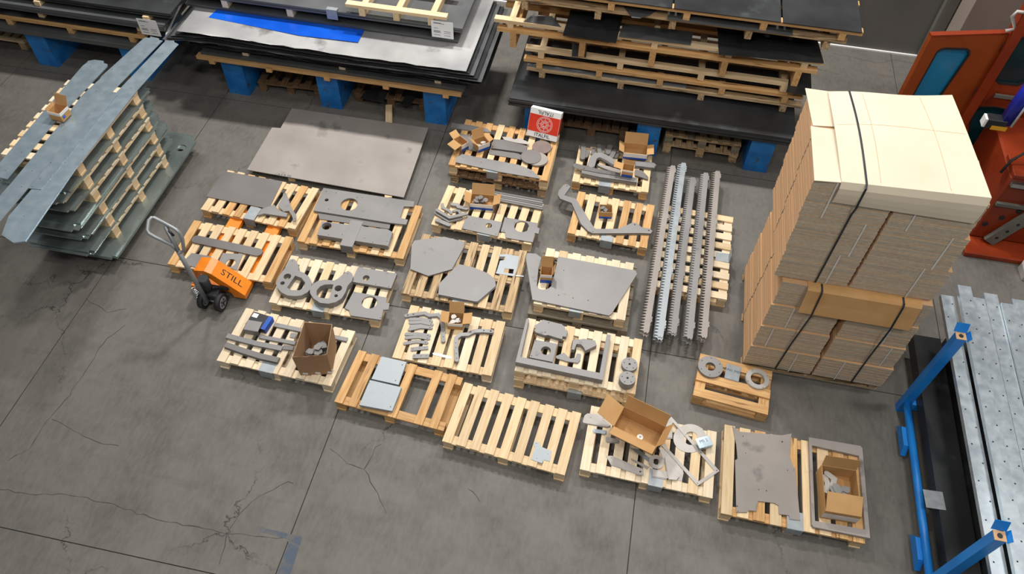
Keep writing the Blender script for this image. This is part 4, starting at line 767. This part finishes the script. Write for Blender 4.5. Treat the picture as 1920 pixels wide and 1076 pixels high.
# ------------------------------------------------------------------ zinc sheet stack on pallets (left)
PT = .19
NL = ['bottom', 'second', 'third', 'fourth', 'fifth', 'sixth', 'top']
for k in range(7):
    pallet(NL[k]+' pale pallet of the tall zinc sheet stack', -5.735, 5.42, PI/2, 1.25, .83, z0=k*PT, m='pine2', m2='pine', group='pallets of the zinc sheet stack')
    if k == 6: continue
    z = k*PT+PH
    for s in range(3):
        for q in (1,):
            x0, x1 = -6.12, (-5.2 if k == 0 else -5.325)+random.uniform(-.01, .012); y0, y1 = random.uniform(4.35, 4.6), random.uniform(6.2, 6.4)+(.25 if k == 0 else 0)
            if k > 3: y0, y1 = random.uniform(4.4, 4.75), random.uniform(6.1, 6.35)
            n = 6; pts = [(x0, y0+.03), (x0+.04, y0+.03), (x0+.04, y0), (x1-.06, y0), (x1-.06, y0+.03), (x1, y0+.03), (x1, y1-.09), (x1-.03, y1-.09), (x1-.03, y1-.04), (x1-.09, y1-.04), (x1-.09, y1), (x0+.1, y1), (x0+.1, y1-.04), (x0, y1-.04)]
            cx, cy = (x0+x1)/2, (y0+y1)/2
            hl = [circ(x1-cx-.12, y1-cy-.25, .06, 20)] if (k == 0 and q == 1) else []
            hl += [circ(x1-cx-.035, yy-cy, .006, 6) for yy in [y0+.25+.35*i for i in range(int((y1-y0-.5)/.35)+1)]]
            o = obj('zinc_sheet', prism([(a-cx, b-cy) for a, b in pts], .0148, 'glass_zinc', hl), None, None, (cx, cy, z+.0002+s*.0152))
            tag(o, '%s shiny zinc sheet between the %s and %s pallets' % (['lowest', 'middle', 'uppermost'][s], NL[k], NL[k+1]), 'sheet', 'zinc sheets between %s and %s pallets' % (NL[k], NL[k+1]))
ZS = 6*PT+PH+.0005
plate('zinc_sheet', 'long zinc sheet on the left of the stack top', 'sheet', FULL, [(154, 124), (164, 116), (165, 114), (177, 112), (194, 114), (194, 118), (201, 120), (201, 124), (109, 222), (14, 336), (-12, 330), (-10, 316)], ZS, .003, 'zinc', n=3, rnd=[(40, 285, .006), (10, 320, .006), (170, 125, .006)], jit=.0005)
plate('zinc_sheet', 'long zinc sheet in the middle of the stack top', 'sheet', FULL, [(268, 73), (272, 70), (281, 71), (282, 68), (298, 72), (298, 75), (305, 76), (178, 205), (0, 415), (-30, 400), (21, 343), (116, 228), (154, 178), (187, 148), (190, 143)], ZS, .003, 'zinc', n=2, rnd=[(245, 97, .006), (270, 100, .006), (60, 320, .006), (40, 350, .006), (210, 130, .006), (180, 170, .006)], jit=.001)
plate('zinc_sheet', 'longest zinc sheet along the right of the stack top', 'sheet', FULL, [(308, 79), (313, 76), (326, 76), (327, 79), (335, 83), (255, 172), (140, 318), (47, 452), (25, 455), (3, 440), (16, 405), (129, 273), (184, 209)], ZS, .003, 'zinc', n=3, rnd=[(304, 100, .006), (122, 305, .006), (45, 405, .006), (245, 165, .006), (155, 280, .006)], jit=.001)
plate('zinc_strip', 'narrow zinc strip lying over two longer sheets', 'sheet', FULL, [(53, 353), (77, 355), (222, 175), (205, 172)], ZS+.0125, .003, 'zinc', rnd=[(75, 335, .006), (95, 305, .006), (60, 350, .005)])
cz = carton('small open carton with white rim on the zinc sheets', K(40, 60, 5.38), (290, 880), (440, 915), ZS+.016, .14, .11, {'b': (.11, 25), 'l': (.03, 20)}, [('f', .075, .11, 'white'), ('r', .075, .11, 'white')], wid=.15)
obj('blue_sticker', box(.002, .035, .03, 'film'), None, cz, (.0765, -.03, .03))

# ------------------------------------------------------------------ folded carton tower
pallet('pale pallet at the base of the carton tower', 2.3, 5.32, PI/2, 1.25, 1.36, m='pine', m2='worn')
def bundle(label, x0, x1, y0, y1, z0, n, th, group, dx=0.0, strap=True, j=.003, wx=0):
    t = thing('carton_bundle', label, 'cartons', ((x0+x1)/2, (y0+y1)/2, z0), 0, group)
    for i in range(n):
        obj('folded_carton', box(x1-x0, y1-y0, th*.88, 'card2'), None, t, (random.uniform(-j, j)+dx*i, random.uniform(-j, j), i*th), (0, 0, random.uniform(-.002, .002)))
    H = n*th
    if strap:
        sx = wx or random.uniform(-.15, .15)
        obj('white_strap', box(.012, .002, H, 'strapw'), None, t, (sx+dx*n/2, -(y1-y0)/2-.008, 0))
    return t
LV = ['bottom', 'second', 'third', 'fourth']
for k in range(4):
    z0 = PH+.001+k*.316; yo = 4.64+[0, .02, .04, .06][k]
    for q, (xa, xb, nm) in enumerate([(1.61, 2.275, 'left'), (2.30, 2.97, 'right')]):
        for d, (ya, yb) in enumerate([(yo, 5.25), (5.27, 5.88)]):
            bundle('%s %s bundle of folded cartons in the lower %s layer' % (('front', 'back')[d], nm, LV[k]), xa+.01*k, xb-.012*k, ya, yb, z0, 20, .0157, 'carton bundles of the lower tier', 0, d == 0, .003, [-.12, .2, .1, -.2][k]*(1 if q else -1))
z0u = PH+.001+4*.316+.014
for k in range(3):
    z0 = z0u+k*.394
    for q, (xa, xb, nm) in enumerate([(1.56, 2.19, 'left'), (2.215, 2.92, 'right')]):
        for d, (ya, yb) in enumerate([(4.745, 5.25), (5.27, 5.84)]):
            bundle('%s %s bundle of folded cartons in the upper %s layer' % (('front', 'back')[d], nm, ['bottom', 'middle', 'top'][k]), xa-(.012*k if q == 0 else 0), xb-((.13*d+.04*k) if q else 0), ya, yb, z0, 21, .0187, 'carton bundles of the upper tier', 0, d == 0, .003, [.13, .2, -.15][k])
ZT = z0u+3*.394
def sheetgrid(name, label, cat, rows, m, t=.006, grp=None):
    ny, nx = len(rows), len(rows[0]); V = []; o0 = rows[0][0]
    for s in (0, 1):
        for rr in rows: V += [(p[0]-o0[0], p[1]-o0[1], p[2]-o0[2]+s*t) for p in rr]
    n1 = nx*ny; g = lambda i, j, s: s*n1+j*nx+i; Fc = []
    for j in range(ny-1):
        for i in range(nx-1): Fc += [(g(i, j, 0), g(i, j+1, 0), g(i+1, j+1, 0), g(i+1, j, 0)), (g(i, j, 1), g(i+1, j, 1), g(i+1, j+1, 1), g(i, j+1, 1))]
    for i in range(nx-1): Fc += [(g(i, 0, 0), g(i+1, 0, 0), g(i+1, 0, 1), g(i, 0, 1)), (g(i+1, ny-1, 0), g(i, ny-1, 0), g(i, ny-1, 1), g(i+1, ny-1, 1))]
    for j in range(ny-1): Fc += [(g(0, j+1, 0), g(0, j, 0), g(0, j, 1), g(0, j+1, 1)), (g(nx-1, j, 0), g(nx-1, j+1, 0), g(nx-1, j+1, 1), g(nx-1, j, 1))]
    me = bpy.data.meshes.new('sheet'); me.from_pydata(V, [], Fc); bm = bmesh.new(); bm.from_mesh(me); bmesh.ops.recalc_face_normals(bm, faces=bm.faces); bm.to_mesh(me); bm.free()
    me.materials.append(MT[m]); ob = obj(name, me, None, None, o0); return tag(ob, label, cat, grp)
# two end panels of the topmost cartons and the large cap sheet folded over the front
for i, (pp, lab) in enumerate([([(1510, 165), (1560, 172), (1582, 238), (1524, 235)], 'cream carton panel at the back left of the tower top'), ([(1520, 236), (1572, 244), (1578, 342), (1527, 338)], 'cream carton panel at the front left of the tower top')]):
    plate('carton_flat', lab, 'cardboard', FULL, pp, ZT+.001, .008, 'cap', n=1)
TL, TR, BL, BR = at(1553, 170, ZT+.03), at(1783, 182, ZT+.06), aty(1576, 345, 4.737), aty(1866, 362, 4.737)
rows = []
NXg = 14
for j in range(15):
    f = j/10
    row = []
    for i in range(NXg+1):
        u = i/NXg
        if f <= 1:
            P = TL.lerp(TR, u).lerp(BL.lerp(BR, u), f)
            bz = .05*math.sin(PI*min(1, f*1.0))*math.sin(PI*(.15+.8*u))+.012*math.sin(PI*2*u+.4)*(1-f)
            row.append((P.x, P.y, ZT+.012+.06*u+bz))
        else:
            P = BL.lerp(BR, u); g2 = (f-1)/.4
            row.append((P.x-.004*g2, 4.722-.012*math.sin(PI*g2), ZT+.008+.06*u-(.2+.06*u)*g2))
    rows.append(row)
sheetgrid('cardboard_sheet', 'large cream cardboard sheet folded over the tower top', 'cardboard', rows, 'cap', .006)
# cardboard sheet laid over the lower tier
zl = z0u-.012
rows = [[(1.86+.98*i/8, y, z) for i in range(9)] for y, z in [(4.80, zl), (4.672, zl), (4.652, zl-.02), (4.635, zl-.16), (4.612, zl-.29)]]
sheetgrid('cardboard_sheet', 'brown cardboard sheet hanging over the lower carton tier', 'cardboard', rows, 'card', .005)
def strap(label, pts, w=.016):
    V = []; Fc = []
    for p in pts: V += [(p[0]-w/2, p[1], p[2]), (p[0]+w/2, p[1], p[2])]
    o0 = pts[0]; V = [(a-o0[0], b-o0[1], c-o0[2]) for a, b, c in V]
    for i in range(len(pts)-1): Fc.append((2*i, 2*i+1, 2*i+3, 2*i+2))
    me = bpy.data.meshes.new('strap'); me.from_pydata(V, [], Fc); o = obj('packing_strap', me, 'strap', None, o0); md = o.modifiers.new('th', 'SOLIDIFY'); md.thickness = .003; md.offset = 0
    tag(o, label, 'strap', 'black straps on the carton tower')
def capz(u, f): return ZT+.022+.06*u+.05*math.sin(PI*f)*math.sin(PI*(.15+.8*u))+.012*math.sin(PI*2*u+.4)*(1-f)
cap = [o for o in COL.objects if o.get('label', '').startswith('large cream cardboard')][0]
def crease(pts, w=.003):
    V = []
    for i, p in enumerate(pts):
        a, b = pts[max(i-1, 0)], pts[min(i+1, len(pts)-1)]; d = Vector((b[0]-a[0], b[1]-a[1])).normalized(); nn = Vector((-d.y, d.x))*w/2
        for sg in (1, -1): V.append((p[0]+nn.x*sg-cap.location.x, p[1]+nn.y*sg-cap.location.y, p[2]-cap.location.z))
    me = bpy.data.meshes.new('crease'); me.from_pydata(V, [], [(2*i, 2*i+1, 2*i+3, 2*i+2) for i in range(len(pts)-1)]); obj('fold_line', me, 'card', cap)
def capp(u, f): P = TL.lerp(TR, u).lerp(BL.lerp(BR, u), f); return (P.x, P.y, capz(u, f)-.0035)
crease([capp(.02+.96*i/28, .42) for i in range(29)]); crease([capp(.27, .02+.96*i/28) for i in range(29)]); crease([capp(.74, .02+.96*i/28) for i in range(29)])
us = .17
top = []
for j in range(11):
    f = j/10; P = TL.lerp(TR, us).lerp(BL.lerp(BR, us), f); top.append((P.x, P.y, capz(us, f)))
P = BL.lerp(BR, us)
strap('black strap over the cream cardboard cap', top+[(P.x, 4.705, ZT+.01), (P.x, 4.70, ZT-.2), (P.x-.0, 4.725, ZT-.3), (P.x+.0, 4.728, z0u+.01)])
for i, x in enumerate([1.98, 2.68]):
    strap(['black strap left on the lower carton tier', 'black strap right on the lower carton tier'][i], [(x, 4.735, zl+.0085), (x, 4.655, zl+.0085), (x, 4.636, zl-.02), (x, 4.603, zl-.3), (x-.03 if i == 0 else x, 4.628, .6), (x-.05 if i == 0 else x, 4.628, .15)])

# ------------------------------------------------------------------ blue post rack with zinc channels (right)
def rack():
    t = thing('post_rack', 'bright blue steel post rack holding zinc channels', 'rack', (3.2, 3.7, 0))
    O = Vector((3.2, 3.7, 0))
    for y in (4.52, 2.72):
        p = obj('post', box(.085, .075, 1.28, 'blue2'), None, t, (0.0, y-3.7, 0))
        c = obj('post_cup', box(.11, .004, .09, 'blue2'), None, p, (0, .045, 1.28), (R(-25), 0, 0)); obj('post_cup', box(.004, .09, .05, 'blue2'), None, p, (.05, 0, 1.27), (0, R(25), 0))
        obj('post_cap', box(.087, .077, .004, 'card_l'), None, p, (0, 0, 1.28)); obj('post_hole', cylmesh(.02, .002, 'ink', 14), None, p, (0, 0, 1.285))
        obj('cross_rail', box(1.75, .07, .1, 'blue2'), None, t, (.9, y-3.7, .06))
    obj('side_rail', tubemesh([(0, .85, .16), (0, -1.1, .16)], .036, 'blue2', 16), None, t)
    for y in (4.12, 3.02): obj('fork_pocket', prism([(-.16, 0), (.16, 0), (.1, .1), (-.1, .1)], .05, 'blue2'), None, t, (-.075, y-3.7, .05), (PI/2, 0, PI/2))
    t2 = obj('metal_tag', box(.17, .17, .002, 'zinc_m'), None, t, (.06, -.27, .303), (0, 0, R(3)))
    return t
rack()
for i, (x0, x1, zz, lab) in enumerate([(3.29, 3.56, .30, 'dark shiny steel sheet nearest the blue side rail'), (3.60, 3.84, .42, 'dark shiny steel sheet next to the zinc channels')]):
    t = obj('steel_sheet', box(x1-x0, 3.4, zz-.165, 'black'), None, None, ((x0+x1)/2, 3.55, .165)); tag(t, lab, 'sheet', 'dark sheets in the blue rack')
def channel(label, x, y0, y1, z, w=.125, h=.045, group=None):
    pr = [(-w/2, 0), (-w/2+.003, 0), (-w/2+.003, h-.003), (w/2-.003, h-.003), (w/2-.003, 0), (w/2, 0), (w/2, h), (-w/2, h)]
    t = thing('zinc_channel', label, 'channel', (x, (y0+y1)/2, z), 0, group)
    me = prism(pr, y1-y0, 'zinc_c'); obj('channel_body', me, None, t, (0, (y1-y0)/2, 0), (PI/2, 0, 0))
    hm = HOLE; n = int((y1-y0)/.17)
    for i in range(n): obj('punched_hole', hm, None, t, (-.03 if i % 2 else .032, -(y1-y0)/2+.1+i*.17, h+.0002))
HOLE = cylmesh(.0075, .0008, 'ink', 8)
ORD = ['first', 'second', 'third', 'fourth', 'fifth', 'sixth', 'seventh', 'eighth', 'ninth', 'tenth', 'eleventh', 'twelfth']
zc = .86
for i in range(11):
    channel(ORD[i]+' zinc channel from the left in the blue rack', 3.40+i*.128, 2.1, 5.3+[.06, .14, .04, .12, .0, .1, .02, .1, .03, .1, 0][i], zc+(.03 if i in (1, 4) else 0)-(.06 if i == 0 else 0), group='top row of zinc channels')
for k in range(9):
    zz = .165+.43*0+k*.075
    for i in range(2):
        if zz > .78: continue
        channel('lower zinc channel at level %s, %s of the rack pile' % (ORD[k], ['left side', 'right side'][i]), 3.93+i*.5+.0*k, 2.1, 5.3, zz, .14 if i == 0 else .5, .07, group='lower zinc channels')

# grey sheet curling down between the left and middle stacks
rows = [[tuple(at(x, y, z)) for x, y, z in rr] for rr in [[(336, 12, 1.1), (339, 10, 1.1), (342, 8, 1.1)], [(323, 40, .98), (326, 36, .98), (329, 33, .98)], [(311, 62, .86), (315, 59, .86), (319, 56, .87)], [(309, 80, .78), (314, 80, .78), (320, 77, .79)]]]
sheetgrid('steel_sheet', 'pale grey sheet drooping between left and middle stacks', 'sheet', rows, 'silver', .005)

# ------------------------------------------------------------------ orange machine (right)
def machine():
    P1, P2 = Vector((3.06, 8.0, 0)), Vector((3.90, 8.245, 0)); X = (P2-P1).normalized(); n = Vector((X.y, -X.x, 0)); Wd = (P2-P1).length
    kd = K(1720, 0, 4.14)
    t = thing('safety_machine', 'orange machine with open door and teal windows', 'machine', (4.9, 7.6, 0)); O = Vector((4.9, 7.6, 0))
    def loc2(px, P0, XX): q = onplane(*kd(px), P0, n if XX is X else Vector((0, -1, 0))); return ((q-P0).dot(XX), q.z)
    def shrink(pl, s):
        cx = sum(p[0] for p in pl)/len(pl); cy = sum(p[1] for p in pl)/len(pl); return [(cx+(a-cx)*s, cy+(b-cy)*s) for a, b in pl]
    def window(parent, pl, glass, off=0.0):
        obj('gasket', prism(pl, .075, 'rubber', [shrink(pl, .93)], -.004), None, parent); obj('window_glass', prism(shrink(pl, .93), .02, glass, z0=.024), None, parent)
    win = [loc2(p, P1, X) for p in [(130, 372), (160, 348), (200, 340), (365, 345), (390, 360), (388, 395)]]
    w0 = min(p[1] for p in win)-.62; dx = win[0][0]; win += [(win[3][0]+.012, w0+.05), (win[3][0]-.03, w0), (dx+.03, w0), (dx-.012, w0+.05)]
    d = obj('door', prism([(0, .12), (Wd, .12), (Wd, 2.0), (0, 2.0)], .066, 'rust2', [shrink(win, .97)]), None, t)
    Mx = Matrix(((X.x, 0, n.x, P1.x-O.x), (X.y, 0, n.y, P1.y-O.y), (0, 1, 0, 0), (0, 0, 0, 1))); d.matrix_local = Mx
    window(d, win, 'teal')
    obj('door_edge', box(Wd, .02, .07, 'rust', False), None, d, (Wd/2, 2.011, .033))
    for z in (.5, 1.25, 1.85): obj('hinge', cylmesh(.018, .12, 'dark', 10, base=False), None, d, (Wd+.01, z, .07), (PI/2, 0, 0))
    Pb = Vector((3.93, 8.30, 0)); XX = Vector((1, 0, 0))
    w2 = [loc2(p, Pb, XX) for p in [(800, 258), (765, 290), (605, 555), (597, 595), (625, 625), (770, 640), (860, 600), (1000, 350), (990, 270), (960, 255)]]
    w3 = [loc2(p, Pb, XX) for p in [(430, 830), (470, 797), (600, 797), (670, 812), (688, 850), (640, 960), (500, 1130), (400, 1130), (380, 1050), (405, 900)]]
    b = obj('back_panel', prism([(0, 0), (2.4, 0), (2.4, 3.2), (0, 3.2)], .066, 'rust', [shrink(w2, .97), shrink(w3, .97)]), None, t)
    b.matrix_local = Matrix(((1, 0, 0, Pb.x-O.x), (0, 0, -1, Pb.y-O.y), (0, 1, 0, 0), (0, 0, 0, 1)))
    window(b, w2, 'teal_d'); window(b, w3, 'teal_d')
    obj('panel_rail', box(1.2, .03, .04, 'frame'), None, t, (4.75-O.x, 8.2-O.y, loc2((620, 715), Pb, XX)[1]))
    obj('corner_post', box(.11, .14, 3.2, 'rust'), None, t, (3.97-O.x, 8.19-O.y, 0))
    obj('base_plate', box(2.1, 1.45, .07, 'rust', bev=.01), None, t, (5.2-O.x, 7.5-O.y, 0))
    bd = obj('machine_body', box(1.95, 1.1, .95, 'rust', bev=.02), None, t, (5.2-O.x, 7.6-O.y, .07))
    obj('slide_rail', box(1.9, .06, .05, 'chrome'), None, t, (5.2-O.x, 7.02-O.y, .93)); obj('slide_rail', box(1.9, .04, .04, 'frame'), None, t, (5.2-O.x, 7.03-O.y, .62))
    obj('ledge', box(1.95, .35, .06, 'rust', bev=.01), None, t, (5.2-O.x, 7.2-O.y, 1.02))
    for i in range(4): obj('bore', cylmesh(.03, .01, 'ink', 14, base=False), None, t, (4.3+i*.12-O.x, 7.045-O.y, .3+.13*i), (PI/2, 0, 0))
    br = obj('drilled_brace', box(.14, .05, .9, 'frame'), None, t, (4.42-O.x, 6.98-O.y, .1), (R(-4), R(28), 0))
    for i in range(6): obj('brace_hole', cylmesh(.018, .004, 'ink', 10, base=False), None, br, (0, -.026, .1+.13*i), (PI/2, 0, 0))
    obj('hand_wheel', cylmesh(.11, .04, 'dark', 24, base=False), None, t, (4.62-O.x, 7.02-O.y, .8), (PI/2, 0, 0))
    P, Q = aty(1884, 230, 7.35)-O, aty(1945, 145, 7.35)-O; dv = Q-P
    a = obj('feed_arm', tubemesh([P, Q], .075, 'cobalt', 4), None, t); obj('arm_stripe', tubemesh([P+Vector((.05, -.06, 0)), Q+Vector((.05, -.06, 0))], .014, 'white', 4), None, t)
    c = aty(1866, 228, 7.35)-O; hd = obj('sensor_head', box(.2, .12, .12, 'dark', bev=.01), None, t, (c.x, c.y, c.z-.06)); obj('warning_sticker', box(.16, .003, .05, 'yellow'), None, hd, (.04, -.0625, .0)); obj('sensor_lens', box(.03, .1, .1, 'white'), None, hd, (-.11, 0, .01))
    obj('clamp', box(.35, .14, .1, 'chrome', bev=.02), None, t, (4.62-O.x, 7.3-O.y, 1.08))
    obj('hose', tubemesh([(4.45-O.x, 7.3-O.y, 1.14), (4.3-O.x, 7.25-O.y, 1.2), (4.2-O.x, 7.2-O.y, 1.12), (4.15-O.x, 7.15-O.y, .98)], .015, 'rubber', 8), None, t)
    obj('cable_guard', tubemesh([aty(x, y, 8.15)-O for x, y in [(1885, 58), (1904, 54), (1898, 30), (1907, 22), (1935, 25)]], .02, 'pale_steel', 6), None, t)
machine()
c = at(1912, 488, 0); t = thing('metal_block', 'pale grey metal block beside the orange machine base', 'block', (c.x+.1, 6.63, 0))
obj('block_body', box(.3, .2, .1, 'pale_steel', bev=.006), None, t); obj('block_top', box(.3, .12, .1, 'white', bev=.006), None, t, (0, .04, .1))
